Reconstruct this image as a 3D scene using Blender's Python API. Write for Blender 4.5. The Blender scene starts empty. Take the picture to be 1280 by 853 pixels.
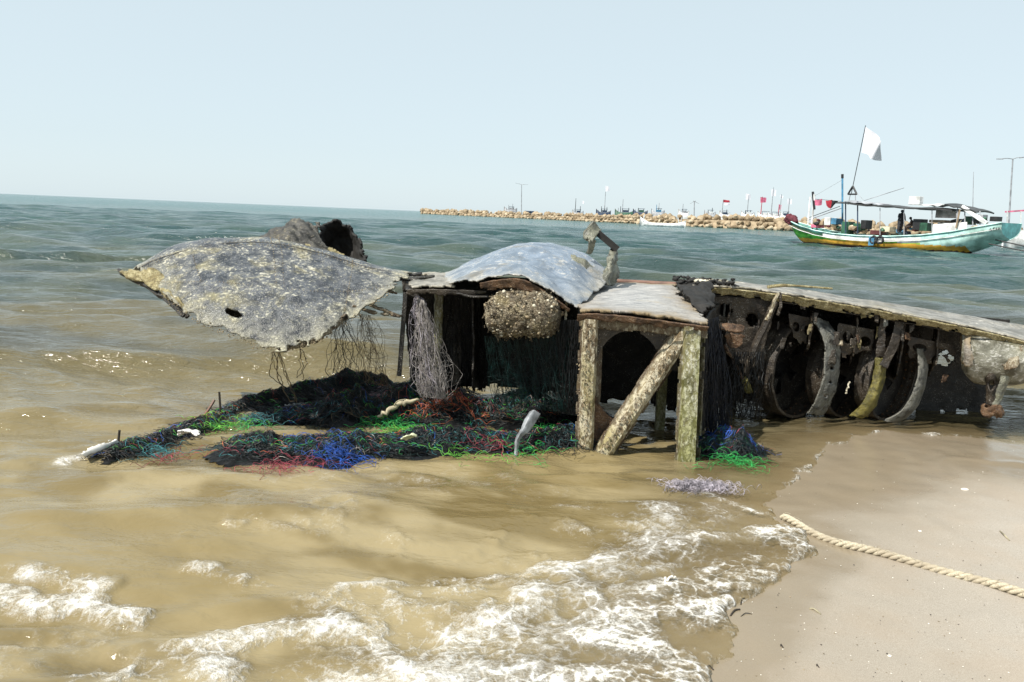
import bpy, bmesh, math, random
import numpy as np
from mathutils import Vector, Matrix
R = math.radians
rng = np.random.default_rng(7); random.seed(7)
sc = bpy.context.scene
# ------------------------------------------------------------------ camera, sky, sun, exposure
CAMH = 1.55; FPX = 960.0; PITCH = R(9.33); ROLL = R(2.38)
r0 = Vector((1,0,0)); u0 = Vector((0,math.sin(PITCH),math.cos(PITCH))); fw = Vector((0,math.cos(PITCH),-math.sin(PITCH)))
cr = r0*math.cos(ROLL)+u0*math.sin(ROLL); cu = u0*math.cos(ROLL)-r0*math.sin(ROLL)
cam = bpy.data.cameras.new('camera'); camo = bpy.data.objects.new('camera', cam); sc.collection.objects.link(camo)
cam.sensor_width = 36; cam.lens = 36*FPX/1280; cam.clip_start = 0.05; cam.clip_end = 20000
m = Matrix.Identity(4)
for i in range(3): m[i][0] = cr[i]; m[i][1] = cu[i]; m[i][2] = -fw[i]
m[2][3] = CAMH; camo.matrix_world = m; sc.camera = camo

SUN_EL = R(54); SUN_DIR = Vector((-0.80,-0.60,0)).normalized()
w = bpy.data.worlds.new('World'); sc.world = w; w.use_nodes = True
wn = w.node_tree.nodes; wl = w.node_tree.links
bg = wn['Background']; sky = wn.new('ShaderNodeTexSky'); sky.sky_type = 'NISHITA'; sky.sun_disc = False
sky.sun_elevation = SUN_EL; sky.sun_rotation = math.atan2(SUN_DIR.x, SUN_DIR.y)
sky.air_density = 1.0; sky.dust_density = 0.55; sky.ozone_density = 1.0
hs = wn.new('ShaderNodeHueSaturation'); hs.inputs['Saturation'].default_value = 0.55
veil = wn.new('ShaderNodeMix'); veil.data_type = 'RGBA'; veil.inputs[0].default_value = 0.80; veil.inputs[7].default_value = (4.65,5.55,5.95,1)   # even milky haze
wl.new(sky.outputs[0], hs.inputs['Color']); wl.new(hs.outputs[0], veil.inputs[6]); wl.new(veil.outputs[2], bg.inputs[0]); bg.inputs[1].default_value = 0.116
sl = bpy.data.lights.new('sun', 'SUN'); sl.energy = 5.0; sl.angle = R(0.53); sl.color = (1.0,0.95,0.86)
so = bpy.data.objects.new('sun', sl); sc.collection.objects.link(so)
sdir = Vector((SUN_DIR.x*math.cos(SUN_EL), SUN_DIR.y*math.cos(SUN_EL), math.sin(SUN_EL)))
so.rotation_euler = sdir.to_track_quat('Z','Y').to_euler()
vs = sc.view_settings; vs.view_transform = 'Standard'; vs.look = 'None'; vs.gamma = 1; vs.exposure = 0.40
sc.cycles.transparent_max_bounces = 16; sc.cycles.max_bounces = 5

# ------------------------------------------------------------------ helpers
def ray(px, py):
    return fw + cr*((px-640)/FPX) - cu*((py-426.5)/FPX)
def P(px, py, Y):                       # point of the place seen at a pixel, Y metres ahead
    d = ray(px, py); t = Y/d.y
    return np.array((d.x*t, Y, CAMH+d.z*t))
def G(px, py, z=0.0):
    d = ray(px, py); t = (z-CAMH)/d.z
    return np.array((d.x*t, d.y*t, z))
TAB = np.random.default_rng(3).random((256,256))
def vnoise(x, y):
    xi = np.floor(x).astype(int); yi = np.floor(y).astype(int); fx = x-xi; fy = y-yi
    fx = fx*fx*fx*(fx*(fx*6-15)+10); fy = fy*fy*fy*(fy*(fy*6-15)+10)
    a = TAB[xi&255, yi&255]; b = TAB[(xi+1)&255, yi&255]; c = TAB[xi&255,(yi+1)&255]; d = TAB[(xi+1)&255,(yi+1)&255]
    return (a*(1-fx)+b*fx)*(1-fy)+(c*(1-fx)+d*fx)*fy
def fbm(x, y, o=4, gain=0.5):
    x = np.asarray(x,float); y = np.asarray(y,float)
    s = 0; a = 1; t = 0
    for i in range(o):
        s = s+a*vnoise(x*2**i+17.3*i, y*2**i+9.1*i); t += a; a *= gain
    return s/t                              # 0..1
def sstep(a, b, x):
    t = np.clip((x-a)/(b-a), 0, 1); return t*t*(3-2*t)

C = sc.collection
def root(name, loc, label, cat, group=None):
    o = bpy.data.objects.new(name, None); C.objects.link(o); o.location = Vector(loc); o.empty_display_size = 0.1
    return tag(o, label, cat, group)
def tag(o, label, cat, group=None):
    o['label'] = label; o['category'] = cat
    if group: o['group'] = group
    return o
def base_of(p):
    v = Vector((0,0,0))
    while p is not None: v = v+p.location; p = p.parent
    return v
def mk(name, V, F, mat, parent=None, smooth=False, kind=None, mats=None, loc=None):
    V = np.asarray(V, float).reshape(-1,3)
    off = np.array(base_of(parent)) if parent is not None else (np.array(loc) if loc is not None else np.zeros(3))
    me = bpy.data.meshes.new(name)
    if isinstance(F, np.ndarray) and F.ndim == 2:
        n, k = F.shape
        me.vertices.add(len(V)); me.vertices.foreach_set('co', (V-off).ravel())
        me.loops.add(n*k); me.loops.foreach_set('vertex_index', F.ravel().astype(np.int32))
        me.polygons.add(n); me.polygons.foreach_set('loop_start', np.arange(0,n*k,k,dtype=np.int32))
        me.update(calc_edges=True)
    else:
        me.from_pydata((V-off).tolist(), [], [list(map(int,f)) for f in F]); me.update()
    for mm in (mat if isinstance(mat,(list,tuple)) else [mat]): me.materials.append(mm)
    if mats is not None: me.polygons.foreach_set('material_index', np.asarray(mats,np.int32))
    if smooth: me.polygons.foreach_set('use_smooth', np.ones(len(me.polygons),bool))
    o = bpy.data.objects.new(name, me); C.objects.link(o)
    if parent is not None: o.parent = parent
    elif loc is not None: o.location = Vector(loc)
    if kind: o['kind'] = kind
    return o
def attr(o, name, vals):
    a = o.data.attributes.new(name, 'FLOAT', 'POINT'); a.data.foreach_set('value', np.asarray(vals,np.float32).ravel())
class MB:
    def __init__(s): s.V = []; s.F = []; s.n = 0
    def add(s, V, F):
        V = np.asarray(V,float).reshape(-1,3); s.V.append(V); s.F += [tuple(int(i)+s.n for i in f) for f in F]; s.n += len(V); return s
    def build(s, name, mat, parent=None, **k): return mk(name, np.concatenate(s.V), s.F, mat, parent, **k)
def frame(d, up=(0,0,1)):
    d = np.asarray(d,float); d = d/np.linalg.norm(d); u = np.asarray(up,float)
    if abs(d@u) > 0.97*np.linalg.norm(u): u = np.array((0,1,0.))
    a = np.cross(d,u); a /= np.linalg.norm(a); b = np.cross(a,d); return d,a,b
def box(c, sx, sy, sz, ax=None):
    c = np.asarray(c,float); A = np.eye(3) if ax is None else np.asarray(ax)
    V = [c+A[0]*sx*i/2+A[1]*sy*j/2+A[2]*sz*k/2 for i in (-1,1) for j in (-1,1) for k in (-1,1)]
    return V, [(0,1,3,2),(4,6,7,5),(0,4,5,1),(2,3,7,6),(0,2,6,4),(1,5,7,3)]
def bar(p, q, wd, ht, up=(0,0,1)):
    p = np.asarray(p,float); q = np.asarray(q,float); d,a,b = frame(q-p, up)
    return box((p+q)/2, np.linalg.norm(q-p), wd, ht, (d,a,b))
def tube(pts, r, sides=6, cap=True):
    pts = np.asarray(pts,float); n = len(pts); rr = np.full(n,r) if np.isscalar(r) else np.asarray(r,float)
    T = np.gradient(pts, axis=0); T /= np.linalg.norm(T,axis=1)[:,None]+1e-12
    V = []; d,a,b = frame(T[0])
    for i in range(n):
        a = a-T[i]*(a@T[i]); a /= np.linalg.norm(a)+1e-12; b = np.cross(T[i],a)
        for k in range(sides):
            th = 2*math.pi*k/sides; V.append(pts[i]+rr[i]*(a*math.cos(th)+b*math.sin(th)))
    F = [(i*sides+k, i*sides+(k+1)%sides, (i+1)*sides+(k+1)%sides, (i+1)*sides+k) for i in range(n-1) for k in range(sides)]
    if cap: F += [tuple(range(sides))[::-1], tuple((n-1)*sides+k for k in range(sides))]
    return V, F
def strands(paths, r, sides=3):           # many thin fibres at once: paths (N,n,3)
    paths = np.asarray(paths,float); N,n,_ = paths.shape
    T = np.gradient(paths,axis=1); T /= np.linalg.norm(T,axis=2,keepdims=True)+1e-9
    up = np.array((0.31,0.22,0.92)); A = np.cross(T,up); A /= np.linalg.norm(A,axis=2,keepdims=True)+1e-9; B = np.cross(T,A)
    rr = np.broadcast_to(np.asarray(r,float).reshape(-1,1,1) if not np.isscalar(r) else np.full((1,1,1),r),(N,n,1))
    ring = [paths+rr*(A*math.cos(2*math.pi*k/sides)+B*math.sin(2*math.pi*k/sides)) for k in range(sides)]
    V = np.stack(ring,axis=2).reshape(-1,3)
    i = np.arange(N)[:,None,None]*n*sides; j = np.arange(n-1)[None,:,None]*sides; k = np.arange(sides)[None,None,:]; k2 = (k+1)%sides
    F = np.stack([i+j+k, i+j+k2, i+j+sides+k2, i+j+sides+k],axis=-1).reshape(-1,4)
    return V, F
def cr1(p, t):                            # Catmull-Rom of control points p (n,...) at t in 0..1
    p = np.asarray(p,float); n = len(p); s = np.clip(np.asarray(t)*(n-1),0,n-1-1e-6); i = s.astype(int); f = s-i
    g = lambda k: p[np.clip(i+k,0,n-1)]
    f = f.reshape((-1,)+(1,)*(p.ndim-1)); a,b,c,d = g(-1),g(0),g(1),g(2)
    return 0.5*((2*b)+(c-a)*f+(2*a-5*b+4*c-d)*f**2+(3*b-a-3*c+d)*f**3)
def sheet(name, ctrl, mat, parent, nu=60, nv=40, rag=(0,0,0,0), noise=0.01, nfreq=6, holes=(), thick=0.008, seed=0, ragf=9, crease=0, jit=0.25, smooth=True, kind=None):
    """ctrl rows (v) x cols (u) of points; rag = torn depth in metres at (u0,u1,v0,v1)"""
    ctrl = np.asarray(ctrl,float); v = np.linspace(0,1,nv+1); u = np.linspace(0,1,nu+1)
    A = cr1(ctrl, v); A = np.swapaxes(cr1(np.swapaxes(A,0,1), u),0,1)
    Tu = np.gradient(A,axis=1); Tv = np.gradient(A,axis=0); N = np.cross(Tu,Tv); N /= np.linalg.norm(N,axis=2,keepdims=True)+1e-9
    lu = np.linalg.norm(Tu,axis=2); lv = np.linalg.norm(Tv,axis=2)
    du = np.cumsum(lu,axis=1)-lu/2; dv = np.cumsum(lv,axis=0)-lv/2; Lu = du[:,-1:]; Lv = dv[-1:,:]
    su, sv = du+seed*3.7+50, dv+seed*5.1+50
    if crease: A = A+N*(crease*(np.abs(fbm(su*3,sv*3,3)-0.5)*2)[...,None])
    A = A+N*(noise*2*(fbm(su*nfreq,sv*nfreq,4)-0.5))[...,None]
    rr = np.random.default_rng(seed+11)
    A = A+(Tu*rr.uniform(-jit,jit,lu.shape)[...,None]+Tv*rr.uniform(-jit,jit,lu.shape)[...,None])*(1.0)
    cc = lambda M: (M[:-1,:-1]+M[1:,1:])/2
    cu_, cv_ = cc(du), cc(dv); Lu_ = np.broadcast_to(Lu,du.shape); Lv_ = np.broadcast_to(Lv,dv.shape)
    nz = fbm(cc(su)*ragf, cc(sv)*ragf, 4); nz = np.clip((nz-0.28)*2.1,0,1.2)
    keep = np.ones(cu_.shape,bool)
    for dist, k in ((cu_,0),(cc(Lu_)-cu_,1),(cv_,2),(cc(Lv_)-cv_,3)):
        if rag[k] > 0: keep &= ~(dist < rag[k]*nz)
    U,Vv = np.meshgrid((u[1:]+u[:-1])/2,(v[1:]+v[:-1])/2)
    for (hu,hv,ru,rv) in holes:
        keep &= ((U-hu)/ru)**2+((Vv-hv)/rv)**2 > 0.85+0.3*nz
    J,I = np.nonzero(keep); w_ = nu+1
    F = np.stack([J*w_+I, J*w_+I+1, (J+1)*w_+I+1, (J+1)*w_+I],axis=1)
    used = np.unique(F); mp = np.full((nu+1)*(nv+1),-1); mp[used] = np.arange(len(used))
    o = mk(name, A.reshape(-1,3)[used], mp[F], mat, parent, smooth=smooth, kind=kind)
    attr(o,'edge',np.exp(-np.minimum(np.minimum(du,Lu-du),np.minimum(dv,Lv-dv))/0.10).reshape(-1)[used])
    md = o.modifiers.new('thickness','SOLIDIFY'); md.thickness = thick; md.offset = 0
    return o
def channel(name, p0, p1, prof, side, mat, parent, n=36, noise=0.0028, seed=0, thick=0.008, bend=(0,0,0)):
    """an open profile [(a,b)..] swept from p0 to p1; a along 'side', b towards the viewer side"""
    p0 = np.asarray(p0,float); p1 = np.asarray(p1,float); d = p1-p0; L = np.linalg.norm(d); d /= L
    s = np.asarray(side,float); s = s-d*(s@d); s /= np.linalg.norm(s); b = np.cross(d,s)
    if b[1] > 0: b = -b
    prof = np.asarray(prof,float); t = np.linspace(0,1,n+1); pp = np.stack([np.interp(np.linspace(0,1,17),np.linspace(0,1,len(prof)),prof[:,k]) for k in (0,1)],1)
    ctr = p0+np.outer(t,p1-p0)+np.outer(np.sin(t*math.pi),np.asarray(bend))
    A = ctr[:,None,:]+pp[None,:,0:1]*s+pp[None,:,1:2]*b
    a_, t_ = np.meshgrid(pp[:,0]*1.0+pp[:,1], t*L)
    nn = fbm(a_*30+seed*7, t_*14+seed*3, 4)-0.5; A = A+b*(nn*2*noise)[...,None]+s*((fbm(a_*12+40,t_*20+seed*9,3)-0.5)*2*noise)[...,None]
    return_F = [(i*17+j,i*17+j+1,(i+1)*17+j+1,(i+1)*17+j) for i in range(n) for j in range(16) if not ((j in (0,15)) and vnoise(np.array(i*0.45+seed*5),np.array(j*3.1)) > 0.66)]
    o = mk(name, A.reshape(-1,3), return_F, mat, parent, smooth=False); ed = np.zeros(A.shape[:2]); ed[:,:3] = 1; ed[:,12:] = 1; attr(o,'edge',ed)
    md = o.modifiers.new('thickness','SOLIDIFY'); md.thickness = thick; md.offset = 0
    return o
def ico(sub=1):
    bm = bmesh.new(); bmesh.ops.create_icosphere(bm, subdivisions=sub, radius=1)
    V = np.array([v.co[:] for v in bm.verts]); F = [tuple(v.index for v in f.verts) for f in bm.faces]; bm.free(); return V,F
ICV, ICF = ico(1); ICV2, ICF2 = ico(2)
def lumps(name, pts, sizes, mat, parent, seed=0, flat=0.7):
    r_ = np.random.default_rng(seed); V = []; F = np.array(ICF)
    for p,s in zip(pts,sizes):
        V.append(np.asarray(p)+ICV*s*np.array((1,1,flat))*r_.uniform(0.7,1.3,(len(ICV),1)))
    n = len(V); FF = (F[None]+(np.arange(n)*len(ICV))[:,None,None]).reshape(-1,3)
    o = mk(name, np.concatenate(V), FF, mat, parent, kind='stuff'); return o

# ------------------------------------------------------------------ materials
class NT:
    def __init__(s, name, rough=0.6, metal=0.0, spec=0.5):
        s.m = bpy.data.materials.new(name); s.m.use_nodes = True; s.t = s.m.node_tree; s.b = s.t.nodes['Principled BSDF']
        s.b.inputs['Roughness'].default_value = rough; s.b.inputs['Metallic'].default_value = metal; s.b.inputs['Specular IOR Level'].default_value = spec
        s.co = s.t.nodes.new('ShaderNodeTexCoord'); s.vec = s.co.outputs['Object']
    def n(s, t, **k):
        x = s.t.nodes.new('ShaderNode'+t)
        for a,v in k.items(): setattr(x,a,v)
        return x
    def set(s, inp, v):
        if isinstance(v, bpy.types.NodeSocket): s.t.links.new(v, inp)
        elif v is not None: inp.default_value = (tuple(v)+(1,))[:4] if isinstance(v,(tuple,list)) and inp.type == 'RGBA' else v
    def mapv(s, scale=(1,1,1), rot=(0,0,0)):
        x = s.n('Mapping'); s.t.links.new(s.vec, x.inputs[0]); x.inputs['Scale'].default_value = scale; x.inputs['Rotation'].default_value = rot; return x.outputs[0]
    def noise(s, scale, detail=5, rough=0.55, dist=0.0, vec=None):
        x = s.n('TexNoise'); s.set(x.inputs['Scale'],scale); s.set(x.inputs['Detail'],detail); s.set(x.inputs['Roughness'],rough); s.set(x.inputs['Distortion'],dist)
        s.t.links.new(vec or s.vec, x.inputs['Vector']); return x.outputs['Fac']
    def vor(s, scale, feat='F1', vec=None, out='Distance'):
        x = s.n('TexVoronoi', feature=feat); s.set(x.inputs['Scale'],scale); s.t.links.new(vec or s.vec, x.inputs['Vector']); return x.outputs[out]
    def ramp(s, f, a, b, lo=0.0, hi=1.0, smooth=True):
        x = s.n('MapRange'); x.interpolation_type = 'SMOOTHSTEP' if smooth else 'LINEAR'
        s.set(x.inputs[0],f); s.set(x.inputs[1],a); s.set(x.inputs[2],b); s.set(x.inputs[3],lo); s.set(x.inputs[4],hi); return x.outputs[0]
    def mix(s, f, a, b, mode='MIX'):
        x = s.n('Mix', data_type='RGBA', blend_type=mode); s.set(x.inputs[0],f); s.set(x.inputs[6],a); s.set(x.inputs[7],b); return x.outputs[2]
    def math(s, op, a, b=None):
        x = s.n('Math', operation=op); s.set(x.inputs[0],a); s.set(x.inputs[1],b); return x.outputs[0]
    def at(s, name):
        x = s.n('Attribute', attribute_name=name); return x.outputs['Fac']
    def col(s, v): s.set(s.b.inputs['Base Color'],v); return s
    def rough(s, v): s.set(s.b.inputs['Roughness'],v); return s
    def bump(s, h, strength=0.5, dist=0.01, prev=None):
        x = s.n('Bump'); x.inputs['Strength'].default_value = strength; x.inputs['Distance'].default_value = dist; s.set(x.inputs['Height'],h)
        if prev is not None: s.t.links.new(prev, x.inputs['Normal'])
        s.t.links.new(x.outputs[0], s.b.inputs['Normal']); return x.outputs[0]
def plain(name, c, rough=0.6, var=0.35, scale=8, metal=0, bump=0.2, bd=0.004):
    s = NT(name, rough, metal); f = s.noise(scale,5,0.6)
    s.col(s.mix(s.ramp(f,0.3,0.7), tuple(x*(1-var) for x in c), tuple(min(1,x*(1+var)) for x in c)))
    if bump: s.bump(s.noise(scale*6,4), bump, bd)
    return s.m
MAT = {}
def crusted(name, dark, mid, pale, algae, rough=0.5, pf=(0.5,0.62), sc_=1.0, af=(0.55,0.75), bump=0.7, edge=0.0, zs=1.0, ecol=None, pit=0.0):
    s = NT(name, rough); s.vec = s.mapv((1,1,zs))
    n1 = s.noise(9*sc_,8,0.62,0.6); n2 = s.noise(34*sc_,6,0.65,0.4,s.mapv((1,1,1.6))); n3 = s.noise(3.2*sc_,5,0.6,0.5)
    c = s.mix(s.ramp(n1,0.34,0.62), dark, mid)
    sp = s.ramp(s.math('ADD', s.math('MULTIPLY',n2,0.75), s.math('ADD',s.math('MULTIPLY',n1,0.32),s.math('MULTIPLY',s.math('SUBTRACT',n3,0.5),0.22))), *pf)
    c = s.mix(sp, c, pale)
    c = s.mix(s.math('MULTIPLY',s.ramp(n3,*af),0.8), c, s.mix(sp, tuple(x*0.6 for x in algae), algae))
    c = s.mix(s.math('MULTIPLY',s.math('MULTIPLY',s.at('edge'),edge),s.ramp(n1,0.3,0.6)), c, ecol or s.mix(n2,tuple(x*0.75 for x in algae),pale))
    if pit: c = s.mix(s.math('MULTIPLY',s.ramp(s.noise(22,4,0.6),0.56,0.66),pit),c,(0.05,0.03,0.018))
    v = s.vor(95*sc_); c = s.mix(s.math('MULTIPLY',s.ramp(v,0.22,0.1),s.ramp(n1,0.42,0.6)), c, (0.62,0.6,0.53))
    s.col(c); s.rough(s.ramp(sp,0,1,rough-0.12,0.85))
    s.bump(s.math('ADD', s.math('ADD',n2,s.math('MULTIPLY',sp,0.5)), s.math('MULTIPLY',v,-0.3)), bump, 0.012)
    return s.m
MAT['skin'] = crusted('barnacled grey skin',(0.022,0.025,0.031),(0.098,0.105,0.118),(0.50,0.48,0.40),(0.42,0.37,0.20),0.36,(0.545,0.645),1.2,(0.50,0.70),0.8,1.15)
MAT['blue'] = crusted('blue grey aluminium',(0.11,0.14,0.18),(0.19,0.235,0.30),(0.42,0.42,0.41),(0.27,0.235,0.17),0.38,(0.58,0.69),0.8,(0.52,0.72),0.4,1.4)
s = NT('bleached plate',0.7); st = s.mapv((1.2,9,9)); n1 = s.noise(7,7,0.65,0.5,st); n2 = s.noise(40,5,0.6); n3 = s.noise(5,5)
c = s.mix(s.ramp(n1,0.35,0.6),(0.17,0.175,0.185),(0.38,0.375,0.365)); c = s.mix(s.ramp(n2,0.62,0.72),c,(0.16,0.14,0.12)); c = s.mix(s.math('MULTIPLY',s.ramp(n3,0.58,0.72),0.6),c,(0.40,0.33,0.22))
c = s.mix(s.math('MULTIPLY',s.at('edge'),s.ramp(n3,0.3,0.6,0.3,1.3)),c,(0.21,0.155,0.085)); s.col(c); s.bump(s.math('ADD',n1,n2),0.7,0.010); MAT['plate'] = s.m
MAT['post'] = crusted('crusted cream post',(0.09,0.06,0.03),(0.25,0.195,0.11),(0.50,0.455,0.34),(0.28,0.235,0.09),0.6,(0.47,0.61),1.2,(0.5,0.7),0.55,1.0,0.35,(0.055,0.032,0.016),0.75)
MAT['postgreen'] = crusted('algae green post',(0.05,0.045,0.02),(0.27,0.25,0.12),(0.52,0.51,0.42),(0.25,0.25,0.07),0.5,(0.50,0.62),1.2,(0.44,0.62),0.6,0.9,0.40,(0.06,0.04,0.02),0.5)
MAT['dark'] = crusted('dark rusted interior',(0.010,0.009,0.008),(0.024,0.020,0.016),(0.06,0.05,0.04),(0.035,0.03,0.016),0.7,(0.62,0.74))  # rust tone darkened: the shade inside the wreck is put into the colour
MAT['web'] = crusted('dark brown web',(0.018,0.014,0.011),(0.05,0.038,0.026),(0.12,0.10,0.07),(0.07,0.06,0.03),0.65,(0.62,0.74))
MAT['rust'] = crusted('orange brown rust',(0.035,0.018,0.009),(0.13,0.068,0.032),(0.36,0.26,0.14),(0.22,0.125,0.045),0.75,(0.58,0.7),1.6)
MAT['tank'] = crusted('barnacle crust',(0.03,0.02,0.012),(0.17,0.125,0.07),(0.44,0.38,0.27),(0.26,0.20,0.085),0.8,(0.50,0.62),2.2,(0.5,0.7),1.0)
MAT['straw'] = crusted('straw coloured torn edge',(0.13,0.10,0.04),(0.34,0.28,0.13),(0.55,0.49,0.30),(0.40,0.34,0.14),0.8,(0.52,0.64),2.4)
MAT['band'] = crusted('pale grey band',(0.025,0.025,0.025),(0.11,0.118,0.12),(0.30,0.30,0.28),(0.12,0.11,0.06),0.5,(0.53,0.66),1.8,(0.5,0.7),0.7,1.0)
MAT['yband'] = crusted('yellow green band',(0.045,0.04,0.012),(0.20,0.17,0.035),(0.36,0.33,0.13),(0.18,0.16,0.03),0.5,(0.6,0.72),2.0,(0.4,0.6),0.8)
MAT['skindark'] = crusted('dark crusted skin',(0.018,0.017,0.015),(0.06,0.056,0.048),(0.30,0.27,0.20),(0.16,0.13,0.06),0.6,(0.58,0.69),1.3)
MAT['fair'] = crusted('grey green fairing',(0.07,0.065,0.045),(0.24,0.235,0.19),(0.50,0.49,0.45),(0.20,0.18,0.09),0.55,(0.53,0.66),0.7,(0.48,0.66),0.5)
MAT['wing'] = crusted('weathered wing skin',(0.12,0.11,0.09),(0.25,0.235,0.21),(0.42,0.40,0.36),(0.28,0.24,0.15),0.55,(0.56,0.66),0.8,(0.5,0.7),0.5,1.0)
MAT['pipe'] = plain('brown pipe',(0.16,0.085,0.06),0.6)
MAT['barn'] = plain('barnacle shells',(0.50,0.46,0.36),0.85,0.4,30)
MAT['barnd'] = plain('dull barnacles',(0.24,0.19,0.12),0.85,0.5,30)
MAT['black'] = plain('black growth',(0.012,0.011,0.010),0.8,0.5,20)  # also carries the painted shade inside the curled tail
MAT['crump'] = crusted('crumpled olive metal',(0.06,0.06,0.05),(0.20,0.20,0.15),(0.36,0.35,0.28),(0.24,0.23,0.12),0.45,(0.6,0.72))

# ------------------------------------------------------------------ ground and sea
SH = [(860,930),(893,860),(890,838),(925,790),(915,768),(945,745),(985,715),(1018,690),(1008,668),(968,652),(950,628),(985,603),(1012,585),(1032,562),(1060,548),(1105,538),(1150,543),(1200,546),(1280,552)]
sh = [G(*p)[:2] for p in SH]
sh = np.array([sh[0]+np.array((-0.9,-4.5)), sh[0]+np.array((-0.35,-1.5))]+sh+[sh[-1]+np.array((2.2,0.6)), sh[-1]+np.array((9,4.5)), sh[-1]+np.array((60,26)), sh[-1]+np.array((900,380))])
def seg_sd(x, y, poly):                    # distance to polyline, >0 on its right-hand side (the sand)
    best = np.full(x.shape,1e9); sg = np.ones(x.shape)
    for a,b in zip(poly[:-1],poly[1:]):
        d = b-a; L = d@d; t = np.clip(((x-a[0])*d[0]+(y-a[1])*d[1])/L,0,1)
        ex = x-a[0]-t*d[0]; ey = y-a[1]-t*d[1]; q = np.hypot(ex,ey); cs = d[0]*ey-d[1]*ex
        m_ = q < best-1e-9; best = np.where(m_,q,best); sg = np.where(m_,np.where(cs<0,1.0,-1.0),sg)
    return best*sg
def shore(x, y):
    near = np.clip(1.5-np.hypot(x-1.5,y-4)/14,0,1)
    return seg_sd(x,y,sh)+near*(0.16*(fbm(x*4,y*4,4)-0.5)+0.05*(fbm(x*19+7,y*19,3)-0.5))
def sand_z(x, y, sd):
    z = np.where(sd>0, 0.035*np.minimum(sd,30), np.maximum(0.10*sd,-1.6))
    rid = np.exp(-((sd-0.55-0.25*fbm(x*0.9,y*0.9,2))/0.03)**2)*0.006+np.exp(-((sd-1.15-0.3*fbm(x*0.7+4,y*0.7,2))/0.04)**2)*0.005
    return z+rid+0.014*(fbm(x*2.1,y*2.1,3)-0.5)+0.008*(fbm(x*9,y*9,3)-0.5)
gx = np.concatenate([-np.geomspace(6000,7,40), np.linspace(-6.8,8.8,430), np.geomspace(9,6000,40)])
gy = np.concatenate([-np.geomspace(3000,3,30), np.linspace(-2.9,8.8,330), np.geomspace(9,9000,40)])
X,Y = np.meshgrid(gx,gy); sdv = shore(X,Y); Z = sand_z(X,Y,sdv)
def gridF(nr, nc):
    i = np.arange(nr-1)[:,None]*nc+np.arange(nc-1)[None,:]; return np.stack([i,i+1,i+nc+1,i+nc],axis=-1).reshape(-1,4)
s = NT('beach sand',0.7,0,0.35)
wet = s.at('wet'); n0 = s.noise(260,3,0.7); n1 = s.noise(2.2,5,0.6); n2 = s.noise(55,4,0.6); n4 = s.noise(700,2,0.6)
c = s.mix(s.ramp(n0,0.3,0.7),(0.262,0.232,0.195),(0.425,0.385,0.335)); c = s.mix(s.math('MULTIPLY',s.ramp(n1,0.4,0.65),0.35),c,(0.35,0.275,0.205))
c = s.mix(s.ramp(n4,0.66,0.74),c,(0.13,0.10,0.085)); c = s.mix(s.math('MULTIPLY',s.ramp(n2,0.5,0.8),0.25),c,(0.46,0.41,0.355))
c = s.mix(s.math('MULTIPLY',wet,0.8),c,(0.20,0.157,0.10))
s.col(c); s.rough(s.ramp(s.math('ADD',wet,s.math('MULTIPLY',s.math('SUBTRACT',n1,0.5),0.5)),0.2,0.95,0.75,0.16))
b1 = s.bump(n2,0.25,0.004); s.bump(n0,0.22,0.0015,b1)
sand = mk('beach', np.stack([X,Y,Z],-1), gridF(len(gy),len(gx)), s.m, None, True, 'structure')
pud = G(1285,585); pd = np.exp(-(((X-pud[0])/0.55)**2+((Y-pud[1])/0.55)**2))
pn = np.exp(-(np.clip(sdv,0,9)/0.9)**2)*sstep(3.3,4.6,Y)
attr(sand,'wet',np.clip(np.where(sdv<0,1,0.9*sstep(0.30,0.06,sdv+0.22*(fbm(X*1.7,Y*1.7,3)-0.5))+0.45*sstep(1.5,0.2,sdv+0.5*(fbm(X*0.9,Y*0.9,3)-0.5)))+0.80*pn+1.0*pd,0,1))

# sea: fan-shaped rows, finer near the beach
yr = np.concatenate([np.linspace(-7,1.7,30), np.linspace(1.72,8.5,470), np.geomspace(8.52,120,400), np.geomspace(122,12000,80)])
un = np.linspace(-1,1,660); un = un*0.72+0.28*un**3
Wd = np.maximum(6.5, 1.15*yr+1.5)
X = un[None,:]*Wd[:,None]; Y = np.repeat(yr[:,None],len(un),1)
sdv = shore(X,Y); SZ = sand_z(X,Y,sdv)
spc = np.maximum(np.gradient(yr)[:,None], (Wd/330)[:,None])
def wave(x, y):
    z = np.zeros_like(x); r_ = np.random.default_rng(21)
    wx = x+0.9*(fbm(x*0.35+5,y*0.5,3)-0.5); wy = y+1.3*(fbm(x*0.22,y*0.4+9,3)-0.5)
    far = sstep(4,26,y)
    for i in range(34):
        lam = 7.5*(0.19/7.5)**(i/33); th = r_.normal(0.10,0.30 if lam>1.2 else 0.42); k = 2*math.pi/lam
        ph = r_.uniform(0,6.28); a = 0.0120*lam**0.92*(0.36+0.74*far if lam>1.1 else 0.85+0.35*far)
        env = 0.35+1.3*fbm(x/(lam*2.6)+i*7,y/(lam*1.7)+i*3,2)
        s_ = np.sin(k*(wx*math.sin(th)+wy*math.cos(th))+ph); s_ = 1.0-2.0*np.abs(np.sin(np.arcsin(s_*0.999)*0.5+math.pi/4))**1.25 if lam>0.5 else s_
        z += a*env*s_*np.clip(lam/(4*spc)-0.6,0,1)
    return z
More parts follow.
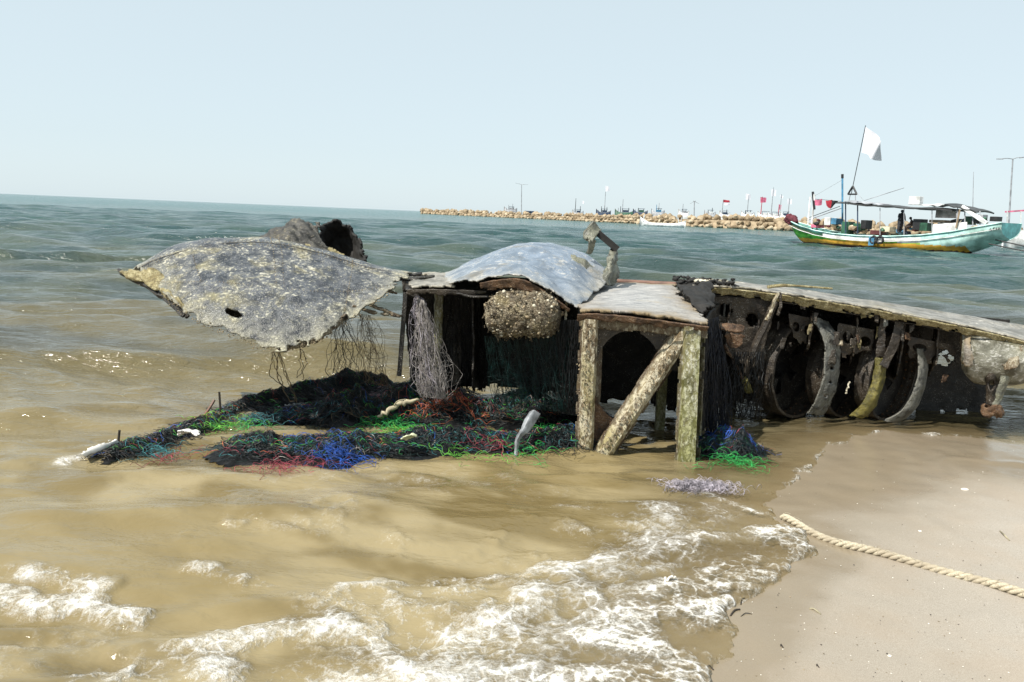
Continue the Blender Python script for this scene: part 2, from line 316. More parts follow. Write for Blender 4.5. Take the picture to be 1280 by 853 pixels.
def crest(px, py, hgt, wd, y0=0):         # single swells that the picture shows as brown bands
    a = G(*px); b = G(*py); d = b-a; d = d[:2]/np.linalg.norm(d[:2]); n_ = np.array((-d[1],d[0])); t0 = ((X-a[0])*d[0]+(Y-a[1])*d[1]); L = np.linalg.norm((b-a)[:2])
    q = (X-a[0])*n_[0]+(Y-a[1])*n_[1]+0.35*(fbm(X*0.8,Y*0.8+y0,3)-0.5)*2*wd
    prof = np.where(q<0,np.exp(-(q/(wd*0.55))**2),np.exp(-(q/(wd*1.3))**2))
    return hgt*prof*sstep(-0.3*L,0.1*L,t0)*sstep(1.3*L,0.9*L,t0)*(0.55+0.9*fbm(X*0.7+3,Y*0.7,2))
shal = sstep(0.02,-1.3,sdv)
WZ = wave(X,Y)*shal
WZ += crest((-260,318),(320,326),0.27,0.60)+crest((-200,440),(430,436),0.11,0.36,5)+crest((-60,385),(280,376),0.05,0.35,8)+crest((520,330),(760,345),0.10,0.8,2)+crest((900,385),(1240,372),0.12,0.8,3)+crest((-100,520),(250,505),0.04,0.25,6)+crest((430,318),(560,322),0.10,0.7,9)
WZ += crest((250,600),(640,585),0.022,0.18,4)*shal+crest((60,640),(560,640),0.025,0.16,11)*shal
# foam density: strokes laid along the broken wave fronts
def stroke(pts, wd, amp):
    q = np.array([G(*p)[:2] for p in pts]); d = np.abs(seg_sd(X,Y,q)); return amp*np.exp(-(d/wd)**2)
near = (Y<7)&(Y>0.5)
FD = np.zeros_like(X)
for pts,wd,a in [([(-40,722),(40,735),(110,738),(170,752)],0.085,0.78),([(-30,700),(60,708),(120,722)],0.07,0.5),
    ([(90,860),(150,830),(230,800),(260,815),(330,840),(400,900)],0.13,0.52),([(230,800),(330,770),(420,765),(480,790),(560,785),(640,760),(700,700),(800,690),(900,672),(1000,668)],0.12,0.66),
    ([(480,790),(500,830),(560,850),(600,880)],0.09,0.8),([(560,785),(640,790),(760,800),(850,830),(890,850)],0.14,0.85),([(700,700),(740,760),(840,770),(920,760)],0.13,0.85),
    ([(640,860),(760,850),(880,860)],0.14,0.85),([(420,760),(560,740),(700,760),(840,720),(980,690)],0.22,0.5),([(300,860),(480,830),(700,810),(860,780)],0.26,0.5),([(600,850),(720,790),(860,740),(1000,685)],0.26,0.70),([(480,800),(620,770),(740,720),(900,690)],0.16,0.62),([(820,745),(900,715),(1000,690)],0.10,0.8),([(390,730),(480,715),(560,705),(660,700)],0.07,0.46),([(860,610),(930,640),(960,645)],0.05,0.5),([(700,630),(800,650),(900,655)],0.05,0.32),
    ([(1105,540),(1160,545),(1280,556)],0.045,0.75),([(960,620),(990,606),(1030,566),(1100,540)],0.035,0.55),([(80,575),(130,560)],0.06,0.7),([(240,700),(330,720),(420,735)],0.07,0.36),([(0,860),(60,840),(130,820)],0.08,0.45)]:
    FD = np.maximum(FD, np.where(near,stroke(pts,wd,a),0))
FD = np.maximum(FD, np.where((Y<4.1)&(Y>0.5),0.50*np.exp(-((sdv+0.5)/0.5)**2),0))
FD = np.maximum(FD, np.where(Y<6,0.5*np.exp(-(sdv/0.03)**2),0))
FD = np.maximum(FD, np.where(near&(sdv<0),0.20*sstep(0.45,0.62,fbm(X*1.1+3,Y*1.6,3))*sstep(5.2,4.2,Y),0))  # sparse flecks: bubbles, plus glints painted into the near water
wx = X+0.10*(fbm(X*5,Y*5,3)-0.5); wy = Y+0.10*(fbm(X*5+31,Y*5+8,3)-0.5)
nz = fbm(wx*6,wy*7.5,6,0.6); nz2 = 1-np.abs(fbm(wx*5+11,wy*6+3,5,0.55)-0.5)*5.5
FM = np.clip(FD*0.95+1.25*(nz-0.5)+0.16*np.clip(nz2,-0.5,1)-0.08,0,1) * (FD>0.03)
fl = sstep(0.88,0.90,fbm(X*16,Y*16+2,2))*0
WZ = WZ + 0.006*FM*(0.4+1.2*fbm(X*14,Y*14,3)) + np.where(near,0.006*FD,0)
lip = np.where(sdv<0, 0.011*(1-np.exp(np.minimum(sdv,0)/0.02)), -0.05*np.minimum(sdv,1)-0.02*(sdv>0)-0.02*np.minimum(np.maximum(sdv-1,0),60))
lip = lip*(1+1.6*np.where(Y<3.9,1,0)*sstep(0.2,0.6,FM))
WZ = np.where(sdv<0.0, np.maximum(WZ,SZ+0.002)+lip, np.minimum(SZ,0.3)+lip)
def water(foamy):
    s = NT('foaming sea water' if foamy else 'sea water',0.05,0,0.5); s.b.inputs['IOR'].default_value = 1.333
    foam = s.at('foam'); deep = s.at('deep'); mud = s.at('mud'); fd = s.at('foamdens')
    wv = s.mapv((0.8,2.1,1.0)); wv2 = s.mapv((1.0,2.6,1.0),(0,0,0.25))
    na = s.at('streak'); nb = s.noise(8,3,0.6,0.4,wv); nc = s.noise(38,2,0.55,0.0,wv); nl = s.at('patch'); nf = s.noise(1.1,3,0.6,0.0,wv2)
    brown = s.mix(s.ramp(na,0.32,0.68),(0.150,0.113,0.050),(0.262,0.212,0.118)); brown = s.mix(s.ramp(nl,0.35,0.65,0,0.7),brown,(0.212,0.165,0.080))
    teal = s.mix(s.ramp(nl,0.35,0.65),(0.014,0.050,0.050),(0.028,0.070,0.065)); mid = s.mix(s.ramp(nl,0.35,0.65),(0.050,0.052,0.040),(0.098,0.082,0.040))
    teal = s.mix(s.at('far'),teal,(0.022,0.10,0.105))
    c = s.mix(s.ramp(mud,0.45,1.0,0,1,False),s.mix(s.ramp(mud,0.0,0.45,0,1,False),teal,mid),brown)
    fm2 = 0.0
    if foamy:
        fn = s.noise(24,6,0.72,0.6)
        lw = s.n('VectorMath',operation='ADD'); s.t.links.new(s.vec,lw.inputs[0]); nco = s.n('TexNoise'); nco.inputs['Scale'].default_value = 5; nco.inputs['Detail'].default_value = 2; lsc = s.n('VectorMath',operation='SCALE'); s.t.links.new(nco.outputs['Color'],lsc.inputs[0]); lsc.inputs['Scale'].default_value = 0.22; s.t.links.new(s.vec,nco.inputs['Vector']); s.t.links.new(lsc.outputs[0],lw.inputs[1])
        lace = s.ramp(s.vor(13,'DISTANCE_TO_EDGE',lw.outputs[0]),0.0,0.16,1.0,0.0)
        fh = s.noise(105,2,0.7); fa = s.math('ADD',foam,s.math('MULTIPLY',s.math('MULTIPLY',lace,fd),0.45))
        fa = s.math('ADD',fa,s.math('ADD',s.math('MULTIPLY',s.math('SUBTRACT',fn,0.5),1.5),s.math('MULTIPLY',s.math('SUBTRACT',fh,0.5),0.9)))
        fm2 = s.math('MULTIPLY',s.ramp(fa,0.20,1.36),s.ramp(fd,0.06,0.42))
        c = s.mix(fm2,c,s.mix(s.ramp(fn,0.3,0.7),(0.60,0.56,0.49),(0.84,0.83,0.81)))
    s.col(c); s.rough(s.math('ADD',s.math('MULTIPLY',fm2,0.6),s.ramp(mud,0.0,1.0,0.12,0.05)))
    hgt = s.math('ADD',s.math('ADD',s.math('MULTIPLY',nf,s.ramp(mud,0.0,0.45,0.40,0.04,False)),s.math('MULTIPLY',nb,s.ramp(mud,0.62,1.0,0.046,0.013,False))),s.math('MULTIPLY',nc,0.0022))
    if foamy: hgt = s.math('ADD',hgt,s.math('MULTIPLY',s.math('MULTIPLY',s.math('ADD',fn,s.math('MULTIPLY',fh,0.35)),fm2),0.014))
    s.bump(hgt,0.75,1.0); s.set(s.b.inputs['Specular IOR Level'],s.math('MULTIPLY',s.ramp(mud,0.0,0.4,0.44,0.55,False),s.ramp(s.at('far'),0,1,1.0,0.12)))
    tr = s.n('BsdfTransparent'); tr.inputs[0].default_value = (0.93,0.90,0.80,1); mx = s.n('MixShader'); out = s.t.nodes['Material Output']
    s.set(mx.inputs[0], s.math('MAXIMUM',s.ramp(deep,0.0,1.0,0.10,1.0,False),fm2)); s.t.links.new(tr.outputs[0],mx.inputs[1]); s.t.links.new(s.b.outputs[0],mx.inputs[2]); s.t.links.new(mx.outputs[0],out.inputs[0])
    return s.m
SF = gridF(len(yr),len(un)); sea = mk('sea', np.stack([X,Y,WZ],-1), SF, [water(False),water(True)], None, True, 'structure', mats=(FD.ravel()[SF].max(1)>0.02).astype(np.int32))
attr(sea,'foam',FM); attr(sea,'foamdens',FD); attr(sea,'deep',np.clip(-sdv/0.9,0,1))
dist = np.hypot(X,Y); md_ = np.interp(dist,[0,4.4,6.0,8.5,13,24,50],[1,1,0.82,0.58,0.40,0.2,0.0]); md_ = np.clip(md_+0.25*(fbm(X*0.12,Y*0.3,3)-0.5)*sstep(6,12,dist),0,1)
attr(sea,'mud',md_); attr(sea,'far',sstep(45,260,dist)); c_,s_ = math.cos(0.25),math.sin(0.25)
attr(sea,'streak',0.5+0.62*(fbm((X*c_-Y*s_)*2.1+0.4*fbm(X*3,Y*3,2),(X*s_+Y*c_)*5.5,4)-0.5)*1.6); attr(sea,'patch',0.5+1.3*(fbm(X*0.35+4,Y*0.6,3)-0.5))
#WRECK
# ------------------------------------------------------------------ the wreck
WR = root('aircraft_wreck', (0.3,5.6,-0.1), 'torn barnacle-crusted aircraft wreck standing in the shallows', 'wreck')
def row(pts): return [P(*p) for p in pts]
# big curved skin on the left
left = [row([(172,337,6.0),(205,325,6.3),(268,308,6.5),(332,306,6.6),(402,322,6.55),(462,338,6.4),(514,349,6.2)]),
        row([(166,335,5.60),(200,316,5.80),(265,299,5.95),(330,297,6.02),(400,312,6.02),(460,332,5.98),(516,345,5.90)]),
        row([(176,343,5.45),(208,332,5.50),(266,318,5.60),(334,316,5.68),(402,327,5.72),(458,341,5.74),(512,348,5.74)]),
        row([(186,352,5.33),(222,352,5.28),(272,350,5.25),(338,356,5.28),(400,362,5.36),(452,362,5.5),(504,354,5.6)]),
        row([(198,362,5.22),(240,376,5.10),(283,390,5.02),(342,405,5.0),(402,398,5.12),(445,383,5.32),(494,360,5.5)]),
        row([(206,370,5.16),(246,404,4.98),(296,424,4.90),(346,442,4.86),(398,428,4.98),(436,402,5.2),(484,368,5.42)])]
skin = sheet('curved_skin', left, MAT['skin'], WR, 170, 120, (0.07,0.10,0.03,0.075), 0.032, 2.4, [(0.36,0.80,0.034,0.026),(0.60,0.97,0.02,0.04)], 0.012, 1, 10)
def on_left(u_,v_): q = cr1(np.array(left),np.array([v_])); return cr1(q[0],np.array([u_]))[0]
def rivet_rows(): 
    pts = [on_left(u_,v_) for v_ in (0.30,0.34,0.62) for u_ in np.linspace(0.06,0.94,70)]+[on_left(u_,v_) for u_ in (0.27,0.52,0.545,0.78) for v_ in np.linspace(0.2,0.96,40)]
    return np.array(pts)+np.array((0,-0.006,0.008))
lumps('rivets', rivet_rows(), np.full(370,0.0045), MAT['barnd'], skin, 77, 0.8)
mb = MB(); mb.add(*tube([on_left(u_,0.32)+np.array((0,-0.006,0.012)) for u_ in np.linspace(0.05,0.95,40)],0.0035,4)); mb.build('lap_seam', MAT['skindark'], skin)
under = np.array(left)[1:]+np.array((0.0,0.14,-0.05)); under = under*0.84+under.mean((0,1))*0.16
sheet('dark_liner', under, MAT['dark'], WR, 50, 36, (0.06,0.06,0.02,0.06), 0.012, 5, (), 0.012, 4, 10)  # liner added under the skin so its hole shows dark
sheet('torn_edge', [row([(148,336,5.62),(170,338,5.50),(192,336,5.42),(204,344,5.34)]),row([(150,340,5.56),(176,346,5.40),(202,352,5.30),(216,362,5.2)]),row([(158,345,5.52),(182,356,5.34),(206,366,5.2),(232,384,5.06)]),row([(162,346,5.52),(186,360,5.34),(208,372,5.2),(238,394,5.02)])], MAT['straw'], WR, 60, 40, (0.03,0.02,0.03,0.03), 0.03, 14, (), 0.012, 2, 16, crease=0.05)
mb = MB(); 
for k in range(5): mb.add(*tube(cr1([P(148+k,337+k*1.5,5.62),P(180+k,355+k,5.42),P(210,373+k,5.22),P(236-2*k,395,5.08)],np.linspace(0,1,12))+rng.normal(0,0.006,(12,3)),0.012,5))
mb.build('edge_stringer', MAT['dark'], WR)
sheet('edge_lip', [row([(432,392,5.2),(400,418,5.02),(372,430,4.94),(345,438,4.88)]),row([(436,398,5.22),(404,424,5.04),(374,436,4.96),(346,441,4.9)])], MAT['post'], WR, 40, 6, (0.02,0.02,0.01,0.02), 0.008, 20, (), 0.02, 3, 24)
for (a,b,wd) in [((452,378,5.35),(502,398,5.45),0.05),((440,384,5.3),(488,396,5.42),0.035),((474,362,5.5),(506,370,5.55),0.05),((486,352,5.7),(548,346,5.8),0.06),((492,346,5.85),(530,343,5.95),0.07)]:
    p,q = P(*a),P(*b); d = q-p; up = np.array((0,0.10,0.02))
    sheet('torn_strip', [[p+up*wd*8,p+d*0.5+up*wd*8,q+up*wd*8],[p,p+d*0.5+np.array((0,0,-0.01)),q]], MAT['post'] if wd<0.055 else MAT['dark'], WR, 24, 6, (0,0.05,0.02,0.02), 0.01, 14, (), 0.014, int(wd*1000)+a[0], 20)
# curled skin standing up behind
sheet('curled_skin', [row([(316,297,6.35),(342,284,6.4),(372,273,6.45),(400,277,6.4)]),row([(322,301,6.25),(350,295,6.25),(376,290,6.3),(404,297,6.35)]),row([(330,306,6.2),(358,310,6.15),(386,316,6.2),(420,322,6.3)]),row([(334,316,6.2),(362,322,6.1),(390,330,6.15),(430,336,6.3)])], MAT['skindark'], WR, 70, 50, (0.04,0.03,0.06,0), 0.045, 9, (), 0.014, 5, 13, crease=0.05)
sheet('curled_tail', [row([(392,312,6.5),(402,280,6.75),(425,275,6.8),(444,288,6.7),(461,333,6.35)]),row([(398,318,6.62),(410,305,6.95),(427,300,7.0),(442,306,6.9),(455,334,6.42)]),row([(400,328,6.65),(412,328,6.95),(428,330,6.98),(442,332,6.9),(454,337,6.5)])], MAT['black'], WR, 80, 36, (0.02,0.03,0.08,0), 0.03, 12, (), 0.02, 6, 22)  # hollow side: its inner shade is put into the black colour
sheet('curl_fold', [row([(382,296,6.35),(396,305,6.4),(412,308,6.45),(430,318,6.4)]),row([(380,306,6.22),(398,316,6.25),(416,322,6.3),(438,328,6.3)])], MAT['straw'], WR, 40, 14, (0.03,0.03,0.03,0.03), 0.03, 14, (), 0.012, 7, 20)
# torn deck between the skin and the dome
sheet('torn_deck', [row([(508,343,6.3),(540,341,6.35),(566,344,6.35)]),row([(506,350,5.85),(534,348,5.9),(566,352,5.9)]),row([(505,361,5.45),(535,359,5.45),(570,361,5.42)])], MAT['wing'], WR, 44, 36, (0.09,0.02,0.03,0.05), 0.02, 9, [(0.35,0.3,0.12,0.10)], 0.014, 8, 13)
sheet('deck_edge', [row([(508,362,5.46),(560,362,5.44),(612,364,5.42)]),row([(508,369,5.47),(560,369,5.45),(612,371,5.43)])], MAT['web'], WR, 50, 8, (0.02,0.02,0.0,0.025), 0.008, 14, (), 0.014, 9, 18)
# domed blue panel
dome = [row([(548,347,6.7),(600,336,6.9),(660,325,7.0),(716,330,6.9),(762,352,6.7)]),
        row([(552,345,6.2),(606,323,6.3),(660,306,6.4),(714,312,6.35),(764,345,6.2)]),
        row([(556,348,5.9),(606,328,5.9),(656,314,5.95),(712,322,5.95),(762,352,5.9)]),
        row([(560,353,5.62),(606,340,5.55),(652,330,5.5),(700,350,5.5),(744,366,5.55)]),
        row([(562,358,5.42),(604,352,5.3),(648,345,5.2),(690,366,5.15),(722,388,5.12)])]
sheet('domed_panel', dome, MAT['blue'], WR, 110, 90, (0.03,0.02,0.02,0.06), 0.040, 3.0, (), 0.010, 10, 9)
sheet('dome_rib', [row([(600,354,5.34),(650,349,5.24),(690,371,5.2),(715,388,5.18)]),row([(602,362,5.36),(650,366,5.28),(690,380,5.24),(712,394,5.2)])], MAT['rust'], WR, 40, 10, (0.02,0.02,0,0.03), 0.01, 14, (), 0.012, 11, 18)
# flat plate on the two front posts
plate = [row([(700,358,6.3),(740,354,6.35),(790,354,6.35),(850,358,6.3)]),
         row([(706,368,5.8),(746,366,5.82),(798,367,5.82),(862,371,5.78)]),
         row([(714,380,5.3),(752,380,5.3),(806,383,5.28),(876,389,5.24)]),
         row([(722,391,4.98),(756,391,4.94),(812,396,4.92),(888,407,4.90)])]
sheet('deck_plate', plate, MAT['plate'], WR, 120, 90, (0.05,0.09,0.04,0.05), 0.022, 3.5, (), 0.018, 12, 11)
sheet('deck_lip', [row([(722,393,4.97),(756,393,4.93),(812,399,4.91),(886,409,4.89)]),row([(721,402,4.99),(756,402,4.95),(812,410,4.93),(884,414,4.91)])], MAT['rust'], WR, 70, 8, (0.02,0.02,0,0.03), 0.010, 14, (), 0.012, 13, 16)
sheet('deck_beam', [row([(728,398,5.06),(800,404,5.02),(884,412,5.0)]),row([(728,412,5.06),(800,416,5.02),(884,424,5.0)])], MAT['post'], WR, 50, 8, (0,0,0,0.02), 0.006, 14, (), 0.012, 14, 16)
# posts
U = [(-0.088,0.0),(-0.066,0.004),(-0.058,0.045),(-0.02,0.062),(0.012,0.058),(0.030,0.03),(0.036,-0.05),(0.042,-0.11),(0.085,-0.115)]
channel('post', P(741,398,5.02), P(734,576,5.0), U, (1,0,0), MAT['post'], WR, seed=1)
U2 = [(-0.088,-0.02),(-0.072,-0.01),(-0.062,0.05),(-0.01,0.056),(0.028,0.05),(0.036,-0.02),(0.040,-0.09),(0.062,-0.10),(0.088,-0.06)]
channel('post', P(868,408,4.98), P(860,592,4.86), U2, (1,0,0), MAT['postgreen'], WR, seed=2)
U3 = [(-0.072,-0.03),(-0.066,0.0),(-0.040,0.012),(-0.030,0.045),(0.02,0.052),(0.045,0.03),(0.050,-0.02),(0.055,-0.05),(0.078,-0.06)]
channel('brace', P(860,410,5.02), P(750,574,4.97), U3, (0.7,0,0.4), MAT['post'], WR, seed=3)
mb = MB(); mb.add(*bar(P(828,470,5.75),P(823,560,5.75),0.07,0.05,(0,1,0))); mb.build('inner_post', MAT['postgreen'], WR)
mb = MB(); mb.add(*tube(cr1([P(549,366,5.75),P(547,410,5.75),P(544,476,5.75)],np.linspace(0,1,14))+rng.normal(0,0.004,(14,3)),0.034,8)); mb.build('inner_post', MAT['postgreen'], WR, smooth=True)
mb = MB(); mb.add(*bar(P(573,372,5.9),P(571,480,5.9),0.06,0.04,(0,1,0))); mb.build('inner_post', MAT['web'], WR)
mb = MB(); mb.add(*bar(P(507,366,5.5),P(499,470,5.5),0.03,0.03,(0,1,0))); mb.build('thin_strut', MAT['dark'], WR)
mb = MB(); mb.add(*bar(P(708,378,5.25),P(707,400,5.25),0.016,0.01,(0,1,0))); mb.build('thin_strut', MAT['post'], WR)
# gussets: corner plates with a round cut
def gusset(cx,cy,Y,pts,mat,seed):
    mb = MB(); V = [P(*p) for p in pts]; n = len(V); back = [v+np.array((0,0.012,0)) for v in V]
    mb.add(V+back,[tuple(range(n)),tuple(range(2*n-1,n-1,-1))]+[(i,(i+1)%n,n+(i+1)%n,n+i) for i in range(n)]); mb.build('gusset', mat, WR)
def arc(cx,cy,rx,ry,a0,a1,Y,n=12): return [(cx+rx*math.cos(R(a0+(a1-a0)*i/n)),cy+ry*math.sin(R(a0+(a1-a0)*i/n)),Y) for i in range(n+1)]
gusset(0,0,0,[(866,414,5.05),(866,470,5.05),(838,462,5.05)]+arc(786,472,43,58,8,-70,5.05)+[(800,410,5.05)],MAT['web'],1)
gusset(0,0,0,[(744,412,5.06),(800,412,5.06)]+arc(786,472,43,58,-90,-160,5.06)+[(744,460,5.06)],MAT['web'],2)
gusset(0,0,0,[(742,490,5.05)]+arc(786,472,45,58,155,95,5.05)+[(770,545,5.05),(742,560,5.05)],MAT['rust'],3)
# closed dark sides and back of the box, stern bulkheads
def wall(name, a, b, c_, d, mat, nu=40, nv=30, rag=(0.02,0.02,0,0.06), seed=0, holes=(), noise=0.015):
    P4 = [np.array(a),np.array(b),np.array(c_),np.array(d)]; mid = lambda p,q: (p+q)/2
    return sheet(name, [[P4[0],mid(P4[0],P4[1]),P4[1]],[mid(P4[0],P4[3]),(P4[0]+P4[1]+P4[2]+P4[3])/4,mid(P4[1],P4[2])],[P4[3],mid(P4[3],P4[2]),P4[2]]], mat, WR, nu, nv, rag, noise, 8, holes, 0.014, seed, 10)
def V3(px,Y,z):            # at depth Y in the column seen at px (measured on the ground), height z
    q = P(px,430,Y); return np.array((q[0],Y,z))
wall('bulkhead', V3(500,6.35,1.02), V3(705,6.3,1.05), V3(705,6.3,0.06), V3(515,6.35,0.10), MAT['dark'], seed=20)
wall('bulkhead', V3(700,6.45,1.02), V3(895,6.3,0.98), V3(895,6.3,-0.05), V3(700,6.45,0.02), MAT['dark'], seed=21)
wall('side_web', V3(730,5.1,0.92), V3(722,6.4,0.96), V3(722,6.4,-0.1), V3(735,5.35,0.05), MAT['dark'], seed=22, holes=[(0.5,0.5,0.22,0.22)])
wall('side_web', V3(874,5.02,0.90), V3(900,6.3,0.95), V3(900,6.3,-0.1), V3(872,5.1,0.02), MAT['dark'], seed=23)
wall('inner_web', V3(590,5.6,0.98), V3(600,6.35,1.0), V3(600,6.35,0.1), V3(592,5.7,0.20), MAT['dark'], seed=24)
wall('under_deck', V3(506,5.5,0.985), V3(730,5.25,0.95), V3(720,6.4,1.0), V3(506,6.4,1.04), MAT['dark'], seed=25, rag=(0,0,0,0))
# crusted tank under the dome
a,b = P(606,394,5.28),P(702,392,5.22); ax_,s1,s2 = frame(b-a); nL,nR = 46,40; Lc = np.linalg.norm(b-a); V = []; 
for i in range(nL+1):
    t = i/nL; e = min(t,1-t)*Lc; rr = 0.155*math.sqrt(max(0.0,1-max(0,1-e/0.13)**2.2))+0.002
    for j in range(nR):
        th = 2*math.pi*j/nR; nn = 0.045*(float(fbm(t*9+3,j*0.22*3,4))-0.5)*2+0.03*(float(fbm(t*26,j*1.1,2))-0.5)*2
        V.append(a+ax_*t*Lc*1.0+(s1*math.cos(th)+s2*math.sin(th)*0.98)*(rr*(1+nn*3.0)))
F = [(i*nR+j,i*nR+(j+1)%nR,(i+1)*nR+(j+1)%nR,(i+1)*nR+j) for i in range(nL) for j in range(nR)]+[tuple(range(nR))[::-1],tuple(nL*nR+j for j in range(nR))]
tank = mk('crusted_tank', V, F, MAT['tank'], WR, smooth=True); V = np.array(V)
pk = V[rng.integers(0,len(V),300)]; pk = pk[(pk[:,1]<a[1]+0.06)]
sz_ = rng.uniform(0.003,0.014,len(pk))*(rng.random(len(pk))**1.5+0.4); lumps('barnacles', pk[::3], sz_[::3], MAT['barn'], tank, 3, 0.9); lumps('barnacles', np.concatenate([pk[1::3],pk[2::3]]), np.concatenate([sz_[1::3],sz_[2::3]])*1.2, MAT['barnd'], tank, 4, 0.9)
# barnacles and torn fringe on posts and edges
def along(p,q,n,sp): t = rng.random(n)[:,None]; return P(*p)*(1-t)+P(*q)*t+rng.normal(0,1,(n,3))*np.array(sp)
lumps('barnacles', along((733,404,4.945),(727,566,4.925),120,(0.022,0.004,0.01)), rng.uniform(0.003,0.008,120), MAT['barnd'], WR, 5)
lumps('barnacles', along((846,432,4.945),(757,562,4.915),130,(0.016,0.004,0.016)), rng.uniform(0.003,0.009,130), MAT['barnd'], WR, 6)
lumps('barnacles', along((862,480,4.905),(857,575,4.83),50,(0.022,0.004,0.01)), rng.uniform(0.003,0.007,50), MAT['barnd'], WR, 7)
t_ = rng.random((420,2)); cp = cr1(np.array(left)[5],t_[:,0])*(1-0.16*t_[:,1:2])+cr1(np.array(left)[4],t_[:,0])*0.16*t_[:,1:2]
lumps('barnacles', cp+rng.normal(0,0.010,cp.shape), rng.uniform(0.0015,0.006,420), MAT['barnd'], WR, 9)
# bent arm of crumpled metal
sheet('bent_arm', [row([(742,276,6.1),(752,288,6.12)]),row([(729,292,6.05),(742,300,6.0)]),row([(736,300,6.0),(744,306,6.02)]),row([(735,318,6.05),(740,317,6.06)])], MAT['crump'], WR, 10, 26, (0,0,0,0.01), 0.012, 12, (), 0.03, 30, 14, crease=0.03)
mb = MB(); mb.add(*bar(P(747,291,6.12),P(772,312,6.1),0.085,0.05)); mb.build('bent_arm', MAT['black'], WR)
sheet('bent_arm', [row([(758,318,6.1),(768,310,6.05),(776,309,6.15)]),row([(755,330,6.0),(764,328,5.92),(777,326,6.1)]),row([(744,338,6.0),(762,345,5.9),(776,348,6.1)]),row([(738,350,5.98),(758,356,5.9),(774,356,6.05)])], MAT['crump'], WR, 30, 30, (0.02,0.02,0.02,0), 0.03, 7, (), 0.02, 31, 14, crease=0.09)
sheet('torn_strip', [row([(714,318,5.98),(735,322,6.0),(748,332,6.0)]),row([(716,328,5.9),(734,338,5.88),(748,348,5.9)]),row([(724,338,5.86),(738,347,5.84),(752,356,5.86)])], MAT['crump'], WR, 30, 24, (0.03,0.02,0.03,0.02), 0.02, 16, (), 0.014, 32, 18, crease=0.05)
mb = MB(); mb.add(*tube(cr1([P(768,352,6.42),P(805,354,6.4),P(846,356,6.35)],np.linspace(0,1,16)),0.022,8)); mb.build('pipe', MAT['pipe'], WR, smooth=True)
# right wing
def V3w(px,Y,z): q = P(px,430,Y); return np.array((q[0],Y,z))
wing = [[V3w(px,7.5,z_) for px,z_ in ((862,0.74),(950,0.72),(1060,0.70),(1180,0.66),(1300,0.60),(1380,0.56))],  # unseen drooping rear row, added to block sky reflected in the water
        row([(862,350,6.5),(950,359,6.5),(1060,374,6.5),(1180,391,6.7),(1300,411,6.9),(1380,424,6.9)]),
        row([(862,352,6.2),(950,359,6.2),(1060,375,6.2),(1180,396,6.25),(1300,420,6.2),(1380,436,6.1)]),
        row([(864,357,5.85),(950,364,5.85),(1060,381,5.85),(1180,403,5.82),(1300,431,5.75),(1380,450,5.65)])]
sheet('wing_skin', wing, MAT['wing'], WR, 150, 50, (0.04,0.03,0.05,0.06), 0.012, 5, (), 0.014, 40, 9)
sheet('wing_edge', [row([(866,358,5.86),(950,365,5.86),(1060,382,5.86),(1180,404,5.83),(1300,432,5.76)]),row([(866,368,5.9),(950,374,5.9),(1060,392,5.9),(1180,413,5.87),(1300,440,5.8)])], MAT['straw'], WR, 130, 8, (0.02,0,0.0,0.045), 0.010, 12, (), 0.012, 41, 15)
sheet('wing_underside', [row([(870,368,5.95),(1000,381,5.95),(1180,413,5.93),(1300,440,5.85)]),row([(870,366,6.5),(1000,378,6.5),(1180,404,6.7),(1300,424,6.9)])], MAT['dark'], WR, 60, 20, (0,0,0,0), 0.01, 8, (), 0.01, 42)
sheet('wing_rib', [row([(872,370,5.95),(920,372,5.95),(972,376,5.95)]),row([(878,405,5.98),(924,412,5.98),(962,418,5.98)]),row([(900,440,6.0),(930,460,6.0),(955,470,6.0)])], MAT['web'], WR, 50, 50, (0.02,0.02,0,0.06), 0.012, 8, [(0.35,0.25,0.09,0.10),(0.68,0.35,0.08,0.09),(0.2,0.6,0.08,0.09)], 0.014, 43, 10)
wall('rear_spar', V3(880,6.6,0.96), V3(1262,6.7,0.82), V3(1254,6.7,-0.10), V3(880,6.6,-0.05), MAT['dark'], 150, 80, (0.02,0.05,0,0.10), 44, [(0.765,0.42,0.026,0.07)])  # spar; right end and foot extended to block sky from the water below
